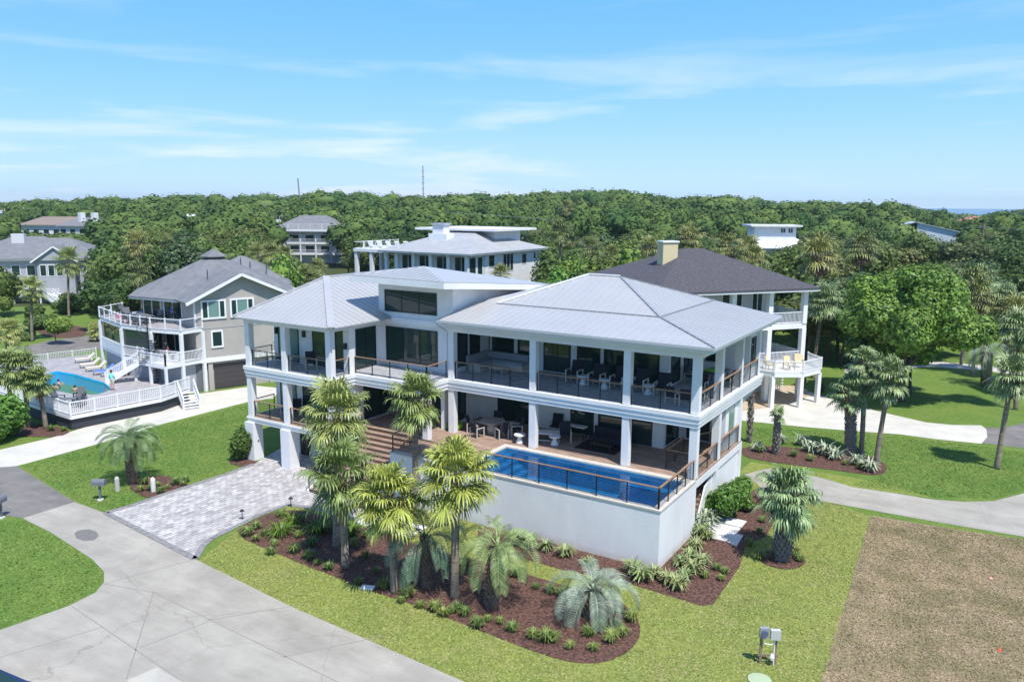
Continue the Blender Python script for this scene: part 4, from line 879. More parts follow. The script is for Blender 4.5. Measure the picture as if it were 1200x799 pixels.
# ---- small plants in the beds
def tuft(seed, n, h, sp, w=.02, droop=.6):
    r = random.Random(seed); V = []; F = []
    for k in range(n):
        a = r.uniform(0, 6.28); d = Vector((math.cos(a), math.sin(a), 0)); o = d*r.uniform(0, sp*.25); s = Vector((-d.y, d.x, 0))*w; hh = h*r.uniform(.6, 1.1); o2 = r.uniform(.3, 1)*sp
        m1 = o+d*o2*.45+Vector((0, 0, hh*.75)); m2 = o+d*o2+Vector((0, 0, hh*(1-droop*r.random()))); i = len(V)
        V += [o-s, o+s, m1+s, m1-s, m2+s*.2, m2-s*.2]; F += [(i, i+1, i+2, i+3), (i+3, i+2, i+4, i+5)]
    return np.array([tuple(v) for v in V]), np.array(F)
gp = []
for i in range(3):
    t = thing('ornamental_grass', (0, 0, 0), 'tuft of green ornamental grass in the brown mulch', 'grass tuft', 'grass tufts in the mulch beds'); OFF[t.name] = Vector((0, 0, 0)); v, f = tuft(600+i, 110, .55, .42); mesh_obj('blades', v, f, GRASSLEAF, t); gp.append(t)
def inpoly(x, y, poly):
    c = False; n = len(poly)
    for i in range(n):
        (x1, y1), (x2, y2) = poly[i], poly[(i+1) % n]
        if (y1 > y) != (y2 > y) and x < (x2-x1)*(y-y1)/(y2-y1)+x1: c = not c
    return c
spots = [(310, 628), (322, 640), (335, 622), (350, 630), (345, 648), (362, 655), (372, 662), (385, 668), (300, 620), (290, 628), (330, 606), (355, 610), (380, 618), (365, 640), (428, 655), (440, 672), (470, 706), (478, 700), (492, 712), (520, 722), (537, 715), (510, 716), (531, 718), (545, 722), (560, 735), (572, 728), (586, 731), (600, 740), (625, 748), (640, 752), (628, 690), (645, 695), (605, 676), (590, 672), (660, 700), (690, 745), (705, 738), (722, 735), (730, 745), (695, 762), (668, 760), (740, 728), (650, 752), (716, 752), (415, 640), (430, 630), (300, 634), (318, 650), (420, 684), (450, 690), (500, 655), (520, 668), (545, 665), (840, 668), (850, 672), (845, 680), (826, 677), (878, 640), (890, 625), (905, 600), (893, 612), (890, 655), (930, 652), (937, 658), (908, 655), (176, 575), (185, 570), (196, 573), (206, 568), (215, 569), (170, 568), (165, 576), (188, 578), (218, 565), (990, 545), (1010, 550), (1025, 548), (930, 535), (890, 530), (950, 540), (60, 505), (45, 500), (75, 505), (440, 588), (455, 595)]
for i, (x, y) in enumerate(spots):
    o = gp[i] if i < 3 else copy_tree(gp[i % 3]); place(o, G(x, y), rs.uniform(0, 6), rs.uniform(.6, 1.1))
def leafy(seed, n, h, sp, w, m, name, label, cat='plant', group=None):
    t = thing(name, (0, 0, 0), label, cat, group); OFF[t.name] = Vector((0, 0, 0)); v, f = tuft(seed, n, h, sp, w, .8); mesh_obj('leaves', v, f, m, t); return t
vp = [leafy(650+i, 75, .85, .75, .055, VARLEAF, 'striped_leaf_plant', 'clump of pale striped strap leaves in the bed along the pool wall', group='striped leaf clumps along the pool wall') for i in range(2)]
for i, (x, y) in enumerate([(640, 645), (662, 652), (620, 640), (752, 680), (766, 676), (742, 672), (798, 663), (808, 655), (815, 645), (800, 680), (812, 672), (822, 662), (794, 690), (782, 684), (830, 632), (822, 628), (690, 664), (604, 638)]):
    o = vp[i] if i < 2 else copy_tree(vp[i % 2]); place(o, G(x, y), rs.uniform(0, 6), rs.uniform(.6, .95))
sp2 = [leafy(660, 60, .9, .8, .05, SILVER, 'silver_leaf_plant', 'silvery leafed clump in the bed near the side lawn', group='silvery clumps near the side lawn')]
for i, (x, y) in enumerate([(898, 585), (905, 592), (950, 530), (978, 538), (940, 522), (1005, 545), (1018, 552), (965, 533), (915, 520), (888, 528), (830, 615), (818, 620)]):
    o = sp2[0] if i == 0 else copy_tree(sp2[0]); place(o, G(x, y), rs.uniform(0, 6), rs.uniform(.8, 1.2))
cy_p = [leafy(670, 90, .8, 1.0, .03, SHRUBLEAF, 'cycad', 'dark green spreading cycad at the corner of the mulch bed beside the pavers', group='cycads in the mulch bed')]
for i, (x, y) in enumerate([(345, 615), (330, 628), (372, 626), (395, 622), (410, 628)]):
    o = cy_p[0] if i == 0 else copy_tree(cy_p[0]); place(o, G(x, y), rs.uniform(0, 6), 1.0)

# ---- real blades on the nearer turf
def turf(name, polys, holes, n, size, mt, label, hmax=60):
    r = np.random.RandomState(len(name)); P = []
    xs = [p[0] for pl in polys for p in pl]; ys = [p[1] for pl in polys for p in pl]; x0, x1, y0, y1 = min(xs), max(xs), min(ys), max(ys)
    def mask(X, Y, poly):
        c = np.zeros(len(X), bool); m = len(poly)
        for i in range(m):
            ax, ay = poly[i][0], poly[i][1]; bx, by = poly[(i+1) % m][0], poly[(i+1) % m][1]
            if ay == by: continue
            k = ((ay > Y) != (by > Y)) & (X < (bx-ax)*(Y-ay)/(by-ay)+ax); c ^= k
        return c
    X = r.uniform(x0, x1, n); Y = r.uniform(y0, y1, n); k = np.zeros(n, bool)
    for pl in polys: k |= mask(X, Y, pl)
    for pl in holes: k &= ~mask(X, Y, pl)
    X, Y = X[k], Y[k]; m = len(X); a = r.uniform(0, 6.28, m); s = size*r.uniform(.5, 1.3, m); lx, ly = np.cos(a), np.sin(a); tx, ty = r.normal(size=m)*s*.5, r.normal(size=m)*s*.5
    z = np.full(m, .005); h = s*r.uniform(.12, .4, m)
    v = np.stack([np.stack([X-lx*s*.5, Y-ly*s*.5, z], 1), np.stack([X+lx*s*.5, Y+ly*s*.5, z], 1), np.stack([X+lx*s*.4+tx, Y+ly*s*.4+ty, z+h], 1), np.stack([X-lx*s*.4+tx, Y-ly*s*.4+ty, z+h], 1)], 1).reshape(-1, 3)
    o = mesh_obj(name, v, np.arange(m*4).reshape(m, 4), mt); tag(o, label, 'grass', kind='stuff'); return o
fr_xy = [tuple(p[:2]) for p in front]
bedp = [[tuple(p[:2]) for p in GP(q)] for q in (BEDA, [(560, 618), (592, 618), (700, 640), (772, 655), (840, 600), (884, 574), (905, 576), (911, 592), (909, 608), (898, 628), (873, 640), (867, 664), (836, 708), (822, 710), (780, 697), (735, 683), (660, 668), (600, 651), (560, 640)], [(885, 651), (893, 660), (912, 667), (934, 667), (946, 659), (940, 650), (915, 645), (893, 646)], [(122, 670), (900, 200), (901, 200)])]
turf('front_turf', [fr_xy], bedp+[[(-16.4, 0), (0, 0), (0, 14), (-30, 14), (-30, -2)], [p[:2] for p in pv]], 260000, .06, mat('turf_light', (.265, .29, .085), .8, (.30, .265, .12), ns=.35, lo=.45, hi=.72, island=.4, spec=.2), 'short yellow green blades of the front lawn')
lw = [tuple(p[:2]) for p in GP([(26, 546), (112, 523), (186, 500), (294, 472), (294, 538), (227, 566), (153, 591), (124, 600), (90, 587)])]; lw2 = [tuple(p[:2]) for p in GP([(-40, 612), (30, 611), (60, 626), (106, 656), (119, 671), (119, 681), (110, 692), (80, 708), (0, 735), (-40, 742)])]
lw3 = [tuple(p[:2]) for p in GP([(868, 500), (950, 504), (1054, 512), (1150, 523), (1200, 530), (1215, 570), (1165, 584), (1091, 582), (1050, 575), (1000, 568), (1038, 552), (1034, 538), (960, 526), (868, 522)])]
turf('side_turf', [lw, lw2, lw3], [[tuple(p[:2]) for p in GP([(150, 571), (165, 562), (193, 556), (228, 567), (198, 578), (174, 585)])]], 620000, .07, mat('turf_rich', (.13, .215, .045), .8, (.19, .25, .06), ns=.3, lo=.4, hi=.65, island=.4, spec=.2), 'short rich green blades of the side lawns')
lot = [tuple(p[:2]) for p in GP([(1021, 605), (1100, 618), (1215, 634), (1215, 800), (964, 800)])]
turf('dry_turf', [lot], [], 160000, .06, mat('turf_dry', (.35, .27, .17), .9, (.22, .19, .10), ns=.5, island=.3, spec=.1, lo=.42, hi=.6), 'dry brown and green grass of the bare lot')
# ================================================================== neighbouring houses
SHING = mat('grey_shingle', (.19, .195, .21), .9, (.14, .145, .155), ns=1.2, bump=.35, bs=16, detail=9)
SHING_D = mat('dark_shingle', (.060, .056, .066), .9, (.105, .098, .11), ns=5, bump=.35, bs=16, stretch=(1, 1, 1), lo=.45, hi=.7)
SHING_L = mat('light_grey_roof', (.36, .37, .385), .7, (.30, .31, .325), ns=.8)
SIDE_G = mat('taupe_siding', (.42, .385, .355), .8, (.355, .335, .315), ns=.6, bump=.1, bs=12)
SIDE_B = mat('grey_blue_siding', (.38, .395, .43), .8, (.33, .345, .38), ns=.5)
DARKG = mat('garage_dark', (.085, .08, .085), .6); SLATE = mat('slate_door', (.13, .14, .155), .6)
GREYDECK = planks('weathered_deck', (.36, .34, .35), (.30, .285, .29), .14, 0, gc=(.15, .14, .14))
CREAM = mat('cream_stucco', (.62, .52, .32), .85)
def hip(parent, T, x0, x1, y0, y1, z, h, ins, m, th=.12, seam=0, fascia=True, insy=None):
    """hipped roof with its ridge along x"""
    ym = (y0+y1)/2; a = (x0+ins, ym, z+h); b_ = (x1-ins, ym, z+h); c = [(x0, y0, z), (x1, y0, z), (x1, y1, z), (x0, y1, z)]
    b = MB(T)
    for f in ([c[0], c[1], b_, a], [c[1], c[2], b_], [c[2], c[3], a, b_], [c[3], c[0], a]): b.slab(f, th)
    r = b.build('roof', m, parent)
    if seam:
        s = MB(T); seams(s, [T @ Vector(q) for q in (c[0], c[1], b_, a)], (0, 0, 1), seam)
    if fascia: MB(T).prism([(x0+.06, y0+.06), (x1-.06, y0+.06), (x1-.06, y1-.06), (x0+.06, y1-.06)], z-.28, z-.10).build('fascia', WHITE, parent)
    return r
# ---------------- grey octagonal house on the left
Bp = G(235, 459.5); GH = thing('grey_house', tuple(Bp), 'taupe house with an octagonal grey shingle roof, wraparound decks and dark garage doors', 'house'); GT = TR(Bp, 69.7)
# local frame: x along the garage wall (away from camera), -y outwards to the sunny side, +y into the house
b = MB(GT); b.box(-.2, .35, 0, 12, 9, 2.7); b.build('garage_wall', SIDE_G, GH)
b = MB(GT); b.box(-.1, .02, 3.05, 12, 9, 8.3)
pk = (4.1, 8.3+2.35); b.add([(-.1, .02, 8.3), (8.6, .02, 8.3), (4.1, .02, 10.55), (-.1, 6, 8.3), (8.6, 6, 8.3), (4.1, 6, 10.55)], [(0, 1, 2), (5, 4, 3), (0, 2, 5, 3), (1, 4, 5, 2)])
b.build('wall', SIDE_G, GH)
b = MB(GT); b.box(-.12, -.06, 2.65, 12, .3, 3.05); b.box(-.12, -.04, 5.62, -.02, .3, 8.2); b.build('trim_band', WHITE, GH)
MB(GT).box(-.05, -.01, 5.75, 12, .02, 5.80).build('trim_line', SIDE_B, GH)
for x0 in (.45, 3.05): window(GH, (x0, .0, 6.6), 0, 2.25, 1.75, 1, WHITE, GLASS2, fw=.16, T=GT, proud=.09)
for x0 in (.45, 3.05):
    for xx in (x0+.58, x0+1.6): MB(GT).box(xx, -.08, 6.75, xx+.1, 0, 8.2).build('mullion', WHITE, GH)
    for a0, a1 in ((x0+.16, x0+.58), (x0+1.7, x0+2.1)): MB(GT).box(a0, -.05, 6.76, a1, -.042, 8.19).build('pane', GLASS, GH)
window(GH, (1.2, .0, 3.95), 0, 1.1, 1.6, 1, WHITE, GLASS, fw=.15, T=GT, proud=.08); window(GH, (7.0, 0, 4.0), 0, 1.2, 1.6, 1, WHITE, GLASS2, fw=.15, T=GT, proud=.08)
d = MB(GT); d.box(1.4, .27, .02, 4.4, .35, 2.35); d.build('garage_door', DARKG, GH)
d = MB(GT)
for k in range(5): d.box(1.45, .245, .1+.46*k, 4.35, .27, .1+.46*k+.40)
d.build('garage_door_panels', mat('brown_door', (.055, .047, .05), .5), GH)
d = MB(GT); d.box(-1.4, .27, .02, .7, .4, 2.5); d.build('storage_door', SLATE, GH); 
d = MB(GT)
for x in (.85, 4.6): d.box(x, .05, 0, x+.4, .34, 2.65)
d.box(6.5, .05, 0, 6.9, .34, 2.65); d.build('pilaster', SIDE_G, GH)
# gable roof over the garage wing
b = MB(GT); ridge = 10.72; 
for f in ([(-.95, -.6, 8.28), (4.1, -.6, ridge), (4.1, 9, ridge), (-.95, 9, 8.28)], [(4.1, -.6, ridge), (9.4, -.6, 8.28), (9.4, 9, 8.28), (4.1, 9, ridge)]): b.slab(f, .12)
b.build('roof', SHING, GH)
b = MB(GT); b.bar((-.95, -.62, 8.12), (4.1, -.62, ridge-.17), .06, .26); b.bar((4.1, -.62, ridge-.17), (9.4, -.62, 8.12), .06, .26); b.build('bargeboard', WHITE, GH)
# octagon
Cc = G(240, 297, 12.0); Cc = Vector((-55.3, 18.6, 0)); RO = 8.3; OC = [Cc+Vector((math.cos(R(22.5+45*k+5)), math.sin(R(22.5+45*k+5)), 0))*RO for k in range(8)]
b = MB(); ap = Vector((Cc.x, Cc.y, 11.8))
for k in range(8):
    p, q = OC[k], OC[(k+1) % 8]; c = (p-Cc)*.13+Cc; d_ = (q-Cc)*.13+Cc
    b.slab([(p.x, p.y, 8.25), (q.x, q.y, 8.25), (d_.x, d_.y, 11.45), (c.x, c.y, 11.45)], .12)
b.build('octagon_roof', SHING, GH)
b = MB(); r1 = [(Cc+(p-Cc)*.12) for p in OC]; r2 = [(Cc+(p-Cc)*.16) for p in OC]
b.prism([p.xy for p in r1], 11.2, 11.75); b.build('roof_lantern', DARKG, GH)
b = MB()
for k in range(8): b.slab([(r2[k].x, r2[k].y, 11.72), (r2[(k+1) % 8].x, r2[(k+1) % 8].y, 11.72), (Cc.x, Cc.y, 12.45)], .08)
b.build('lantern_roof', SHING, GH)
w8 = [Cc+(p-Cc)*.84 for p in OC]; b = MB(); b.prism([p.xy for p in w8], 0, 8.2); b.build('octagon_wall', SIDE_G, GH)
ow = [Cc+(p-Cc)*.99 for p in OC]; b = MB(); b.prism([p.xy for p in ow], 7.98, 8.12); b.build('octagon_fascia', WHITE, GH)
for k in range(8):
    p, q = w8[k], w8[(k+1) % 8]; L = (q-p).length; mid = (p+q)/2; out_ = mid-Cc
    if out_.dot(Vector((CAM.x, CAM.y, 0))-mid) < -20: continue
    ang = math.degrees(math.atan2((q-p).y, (q-p).x))
    for z0, hh in ((5.95, 2.1), (3.1, 2.2)):
        window(GH, (p.x, p.y, z0), ang, L*.46, hh, 2, WHITE, GLASS, fw=.1, proud=.07); e = p+(q-p)*.53; window(GH, (e.x, e.y, z0), ang, L*.46, hh, 2, WHITE, GLASS, fw=.1, proud=.07)
# decks
UD = [(-63.6, 13.6), (-62.3, 10.4), (-55.9, 8.6), (-51.6, 8.7), (-48.3, 9.4), (-48.3, 11.6), (-52, 13), (-58, 16), (-63, 17)]
def poly_in(poly, s): 
    c = sum((Vector(p) for p in poly), Vector((0, 0)))/len(poly); return [tuple(c+(Vector(p)-c)*s) for p in poly]
for z, nm in ((5.55, 'upper_deck'), (2.72, 'middle_deck')):
    b = MB(); b.prism(UD, z-.0, z+.27); b.build(nm+'_band', WHITE, GH); MB().prism(poly_in(UD, .985), z+.27, z+.30).build(nm+'_floor', GREYDECK, GH)
rail_white(GH, [(x, y, 5.85) for x, y in UD[:6]], 1.0, bal=0, sp=1.6); 
r_ = MB()
for p, q in zip(UD[:5], UD[1:6]):
    for k in range(1, 5): r_.bar((*p, 5.85+.19*k), (*q, 5.85+.19*k), .014)
r_.build('deck_cables', mat('steel_cable', (.4, .4, .42), .4), GH)
rail_white(GH, [(x, y, 3.02) for x, y in UD[2:6]], .95, sp=2.2)
for x, y in UD[1:6]: MB().box(x-.13, y-.13, 0, x+.13, y+.13, 5.55).build('deck_post', WHITE, GH)
b = MB()
for p, q in ((UD[0], UD[1]), (UD[1], UD[2])): b.bar((*p, 3.5), (*q, 3.5), .1, .95); 
b.build('half_wall', WHITE, GH)
b = MB()
for p, q in ((UD[0], UD[1]), (UD[1], UD[2]), (UD[2], UD[3])): b.bar((*(Vector(p)*.985+Vector((-55, 15))*.015), 4.75), (*(Vector(q)*.985+Vector((-55, 15))*.015), 4.75), .04, 1.55)
b.build('porch_screen', GLASS, GH)
b = MB(); b.prism(poly_in(UD[:6]+[(-52, 13), (-60, 15)], .93), 0, 2.72); b.build('understory_wall', SIDE_B, GH)
# stairs from the middle deck to the pool deck, and landing at the right
def stair(parent, p, q, z0, z1, w, m=WHITE, n=9, rail=True):
    p, q = Vector((*p, z0)), Vector((*q, z1)); d = (q-p); dh = Vector((d.x, d.y, 0)); L = dh.length; dh /= L; s = Vector((-dh.y, dh.x, 0))*w/2
    b = MB()
    for sg in (-1, 1): b.bar(p+s*sg, q+s*sg, .08, .32)
    for k in range(n): c = p+d*((k+.5)/n); b.bar(c-s, c+s, L/n*.9, .05)
    st = b.build('stairs', m, parent)
    if rail:
        for sg in (-1, 1): rail_white(st, [p+s*sg, q+s*sg], .95, bal=.16)
    return st
stair(GH, (-54.3, 5.9), (-52.4, 8.3), 1.2, 3.0, 1.3)
stair(GH, (-43.9, 6.9), (-45.4, 7.5), 0.0, 1.2, 1.3, n=6)
b = MB(); b.box(-52.9, 7.6, 2.75, -48.2, 9.3, 3.0); b.build('landing', WHITE, GH); rail_white(GH, [(-52.2, 7.7, 3.0), (-48.3, 7.7, 3.0), (-48.3, 9.3, 3.0)], .95)
for x, y in ((-52.8, 7.7), (-50.5, 7.7), (-48.3, 7.7)): MB().box(x-.1, y-.1, 1.1 if x < -49 else 0, x+.1, y+.1, 2.75).build('landing_post', WHITE, GH)
# rear hipped roof
RT = TR((-60.5, 20.5, 0), 50)
b = MB(RT); b.box(0, 0, 0, 9, 11, 8.2); b.build('rear_wall', SIDE_G, GH); hip(GH, RT, -.8, 9.6, -.8, 11.8, 8.3, 2.7, 4.9, SHING)
for px, py, z in ((197, 318, 10.0), (243, 322, 10.3), (273, 312, 10.5), (282, 307, 10.6), (293, 312, 10.4), (312, 313, 10.0), (319, 311, 9.7), (303, 302, 10.6)):
    p = G(px, py, z); MB().tube([(p.x, p.y, z-.6), (p.x, p.y, z+.45)], .06, 6).build('vent_pipe', DARKG, GH)
# spiral stair
sp_ = G(188, 421, 3.02); c = Vector((sp_.x+.2, sp_.y-1.2, 3.0)); b = MB(); b.tube([c-Vector((0, 0, 1.9)), c+Vector((0, 0, 4.0))], .06, 8)
for k in range(22):
    a = k*.5; e = c+Vector((math.cos(a)*.85, math.sin(a)*.85, -1.7+k*.21)); s = Vector((-math.sin(a), math.cos(a), 0))*.2; cc = Vector((c.x, c.y, e.z)); b.slab([cc-s*.2, cc+s*.2, e+s, e-s], .04); b.tube([e, e+Vector((0, 0, .9))], .015, 4)
    if k: b.tube([pe+Vector((0, 0, .9)), e+Vector((0, 0, .9))], .02, 4)
    pe = e
b.build('spiral_stair', BLACK, GH)
# ---------------- pool deck
PD = thing('pool_deck', (-52, 2, 0), 'raised grey wooden pool deck with white picket railing left of the taupe house', 'deck')
pdp = [(-46.0, -2.0), (-45.2, 5.0), (-46.2, 8.4), (-55, 9.0), (-61.5, 9.2), (-68.5, 12.5), (-70, 6), (-60.6, -.9), (-53, -1.6)]
pool = [(-58.4, 1.6), (-62.6, 5.0), (-63.1, 6.6), (-51.9, 5.6), (-50.4, 2.0)]; pool = smoothpoly([Vector(p) for p in pool], 1)
# deck boards with a hole for the pool: ring of quads
pc = sum(pool, Vector((0, 0)))/len(pool)
def ringfill(name, outer, inner, z, m, parent):
    import cmath
    angs = sorted([math.atan2(p[1]-pc.y, p[0]-pc.x) for p in outer]+[math.atan2(p.y-pc.y, p.x-pc.x) for p in inner]+[R(-180+6*k) for k in range(60)])
    def hit(poly, a):
        d = Vector((math.cos(a), math.sin(a))); best = 0
        for i in range(len(poly)):
            p, q = Vector(poly[i]), Vector(poly[(i+1) % len(poly)]); e = q-p; den = d.x*e.y-d.y*e.x
            if abs(den) < 1e-9: continue
            w = p-pc; t = (w.x*e.y-w.y*e.x)/den; s = (w.x*d.y-w.y*d.x)/den
            if t > 0 and -1e-6 <= s <= 1+1e-6: best = max(best, t)
        return pc+d*best
    v = []; f = []
    for a in angs: o, i = hit(outer, a), hit(inner, a); v += [(o.x, o.y, z), (i.x, i.y, z)]
    n = len(angs)
    for k in range(n): f.append((2*k, 2*((k+1) % n), 2*((k+1) % n)+1, 2*k+1))
    return mesh_obj(name, v, f, m, parent)
ringfill('deck_boards', pdp, pool, 1.15, GREYDECK, PD)
def wallring(poly, z0, z1, th):
    b = MB()
    for i in range(len(poly)): p, q = poly[i], poly[(i+1) % len(poly)]; b.bar((p[0], p[1], (z0+z1)/2), (q[0], q[1], (z0+z1)/2), th, z1-z0)
    return b
wallring(pdp, .86, 1.13, .12).build('edge_board', WHITE, PD); wallring(poly_in(pdp, .985), 0, .86, .08).build('skirting', mat('dark_skirt', (.03, .035, .045), .7), PD)
b = wallring([p for p in pool], -.3, 1.14, .06); b.prism([tuple(p) for p in pool], -.35, -.3); b.build('pool_basin', mat('aqua_plaster', (.03, .50, .86), .5), PD)
o = mesh_obj('pool_water', [(p.x, p.y, 1.0) for p in pool], [tuple(range(len(pool)))], watermat('aqua_water', (.72, .95, 1.0), 1.25, 2.2)); o['kind'] = 'structure'
if o.data.polygons[0].normal.z < 0: o.data.flip_normals()
rail_white(PD, [(x, y, 1.15) for x, y in (pdp[6], pdp[7], pdp[8], pdp[0], pdp[1])], 1.0, bal=.15)
rail_white(PD, [(x, y, 1.15) for x, y in (pdp[1], pdp[2])], 1.0, bal=.15)
FN = thing('white_fence', tuple(G(60, 430)), 'white picket fence between the left pool and the road', 'fence')
rail_white(FN, [(-84, 0, .0), (-73, 8, 0), (-71.5, 15, 0)], 1.15, bal=.16, sp=2.4, m=mat('fence_white', (.66, .72, .64), .6))
# loungers
def lounger_proto():
    t = thing('sun_lounger', (0, 0, 0), 'x', 'sun lounger', 'loungers beside the left pool'); OFF[t.name] = Vector((0, 0, 0))
    b = MB(); b.box(-.33, -.95, .28, .33, .35, .34); b.add([(-.33, .35, .28), (.33, .35, .28), (.33, .95, .75), (-.33, .95, .75), (-.33, .35, .34), (.33, .35, .34), (.33, .92, .81), (-.33, .92, .81)], [(3,2,1,0),(4,5,6,7),(0,1,5,4),(1,2,6,5),(2,3,7,6),(3,0,4,7)]); b.build('frame', mat('lounger_frame', (.45, .42, .36), .7), t)
    for x, y in ((-.28, -.85), (.28, -.85), (-.28, .5), (.28, .5)): MB().box(x-.03, y-.03, 0, x+.03, y+.03, .3).build('leg', MATS['lounger_frame'], t)
    b = MB(); b.box(-.3, -.93, .345, .3, .34, .40); b.add([(-.3, .35, .35), (.3, .35, .35), (.3, .9, .82), (-.3, .9, .82), (-.3, .33, .41), (.3, .33, .41), (.3, .88, .88), (-.3, .88, .88)], [(3,2,1,0),(4,5,6,7),(0,1,5,4),(1,2,6,5),(2,3,7,6),(3,0,4,7)]); b.build('cushion', mat('beige_cushion', (.62, .56, .46), .9), t)
    return t
lp = lounger_proto(); blue = mat('blue_towel', (.10, .22, .62), .9)
for i, (px, py, lb) in enumerate([(100, 424, 'beige sun lounger farthest from the house stairs'), (106, 430, 'second beige sun lounger from the far end of the row'), (113, 434, 'beige sun lounger left of the blue towels'), (122, 438, 'sun lounger with a blue towel, third from the stairs'), (131, 440, 'sun lounger covered by a bright blue towel'), (141, 441, 'beige sun lounger nearest the white stairs')]):
    o = lp if i == 0 else copy_tree(lp); p = G(px, py, 1.16); place(o, (p.x, p.y, 1.16), R(-18), .98, lb)
    if i in (3, 4):
        for ch in o.children:
            if ch.name.startswith('cushion'):
                ch.data = ch.data.copy(); ch.data.materials[0] = blue
# people: one skinned body each
def person(loc, joints, edges, rad, m, label, cloth=None, hair=(.05, .03, .02), head=None):
    me = bpy.data.meshes.new('person'); me.from_pydata(joints, edges, []); o = bpy.data.objects.new('person', me); COL.objects.link(o)
    md = o.modifiers.new('s', 'SKIN'); 
    for i, v in enumerate(me.skin_vertices[0].data): v.radius = (rad[i], rad[i]); v.use_root = (i == 0)
    o.modifiers.new('d', 'SUBSURF').levels = 1; o.modifiers['d'].render_levels = 1
    dg = bpy.context.evaluated_depsgraph_get(); me2 = bpy.data.meshes.new_from_object(o.evaluated_get(dg)); o.modifiers.clear(); o.data = me2
    me2.materials.clear(); me2.materials.append(SKIN)
    for mm in (m or []): me2.materials.append(mm[0])
    for p in me2.polygons:
        for k, mm in enumerate(m or []):
            if mm[1] < p.center.z < mm[2] and (len(mm) < 4 or abs(p.center.x) < mm[3]): p.material_index = k+1
        p.use_smooth = True
    o.location = loc; tag(o, label, 'person'); OFF[o.name] = Vector((0, 0, 0))
    if head:
        h = MB(); h.ball((head[0], head[1]+.015, head[2]+.04), .105, .115, .12, 10, 7); h.build('hair', mat('hair', hair, .8), o, True)
        f = MB(); f.ball((head[0], head[1]-.10, head[2]-.01), .016, .02, .02, 6, 4); f.ball((head[0]-.035, head[1]-.092, head[2]+.02), .012, .01, .01, 6, 4); f.ball((head[0]+.035, head[1]-.092, head[2]+.02), .012, .01, .01, 6, 4); f.build('face', SKIN, o)
    return o
SKIN = mat('skin', (.50, .30, .21), .6)
def stand(loc, rz, mats, label, arm=0):
    J = [(0, 0, .95), (0, 0, 1.15), (0, 0, 1.38), (0, 0, 1.5), (0, 0, 1.64), (0, 0, 1.72), (-.19, 0, 1.4), (-.26, -.02, 1.13), (-.25, -.12-arm, .9+arm), (-.25, -.2-arm, .84+arm), (.19, 0, 1.4), (.26, -.02, 1.13), (.25, -.1, .9), (.25, -.16, .84), (-.1, 0, .9), (-.11, -.02, .5), (-.11, .02, .08), (-.11, -.13, .04), (.1, 0, .9), (.11, .02, .5), (.11, .06, .08), (.11, -.09, .04)]
    Ed = [(0,1),(1,2),(2,3),(3,4),(4,5),(2,6),(6,7),(7,8),(8,9),(2,10),(10,11),(11,12),(12,13),(0,14),(14,15),(15,16),(16,17),(0,18),(18,19),(19,20),(20,21)]
    Rd = [.15, .13, .15, .06, .10, .085, .065, .05, .035, .03, .065, .05, .035, .03, .10, .065, .045, .04, .10, .065, .045, .04]
    o = person(loc, J, Ed, Rd, mats, label, head=(0, 0, 1.66)); o.rotation_euler.z = rz; return o
p = G(132, 457.5, 1.16); stand(p, R(200), [(mat('turquoise_shirt', (.22, .72, .62), .9), 1.0, 1.5, .27), (mat('pale_shorts', (.6, .55, .48), .9), .62, 1.0)], 'person in a turquoise shirt standing at the edge of the left pool')
p = G(207, 371, 5.86); stand(Vector((-53.0, 11.9, 5.86)), R(150), [(mat('blue_shirt', (.04, .14, .50), .9), .98, 1.5, .27), (mat('dark_shorts', (.03, .04, .08), .9), .5, .98)], 'person in a blue shirt standing by the upper deck door of the taupe house', arm=.12)
p = G(198, 422, 3.02); stand(Vector((-50.6, 9.4, 3.02)), R(180), [(mat('black_shirt', (.015, .015, .02), .9), 1.0, 1.5, .27), (mat('red_shorts', (.4, .05, .04), .9), .55, 1.0)], 'person in black top and red shorts behind the spiral stair')
def swimmer(px, py, label, rz):
    q = G(px, py, 1.0); J = [(0, 0, -.1), (0, 0, .1), (0, 0, .2), (0, 0, .34), (-.2, 0, .08), (-.32, -.2, .0), (-.3, -.4, .02), (.2, 0, .08), (.33, -.2, .0), (.3, -.42, .02), (0, .02, -.5)]
    o = person(q, J, [(0, 1), (1, 2), (2, 3), (1, 4), (4, 5), (5, 6), (1, 7), (7, 8), (8, 9), (0, 10)], [.15, .13, .06, .1, .06, .04, .03, .06, .04, .03, .12], [], label, head=(0, 0, .31)); o.rotation_euler.z = rz
swimmer(64, 455, 'swimmer with dark hair, leftmost in the pool', 1); swimmer(69, 450, 'swimmer beside the leftmost one in the pool', 2.5); swimmer(88, 457, 'swimmer near the right end of the pool', 4)
def dark_chair(m1=BLACK, m2=None, name='deck_chair', grp=None, armc=None, label='x', cat='chair', s=1.0, seat=None):
    t = thing(name, (0, 0, 0), label, cat, grp); OFF[t.name] = Vector((0, 0, 0)); m2 = m2 or m1
    MB().box(-.28, -.28, .38, .28, .28, .45).build('seat', seat or m1, t)
    b = MB(); b.add([(-.28, .26, .42), (.28, .26, .42), (.28, .42, 1.0), (-.28, .42, 1.0), (-.28, .20, .42), (.28, .20, .42), (.28, .36, 1.0), (-.28, .36, 1.0)], [(0,1,2,3),(7,6,5,4),(0,4,5,1),(1,5,6,2),(2,6,7,3),(3,7,4,0)]); b.build('backrest', seat or m1, t)
    for x in (-.31, .31):
        b = MB(); b.box(x-.03, -.32, .58, x+.03, .30, .62); b.build('armrest', m2, t)
        for y in (-.28, .28): MB().box(x-.028, y-.028, 0, x+.028, y+.028, .6).build('leg', m2, t)
    return t
dp = dark_chair(SLATE, BLACK, 'patio_chair', 'dark chairs around tables on the taupe house decks')
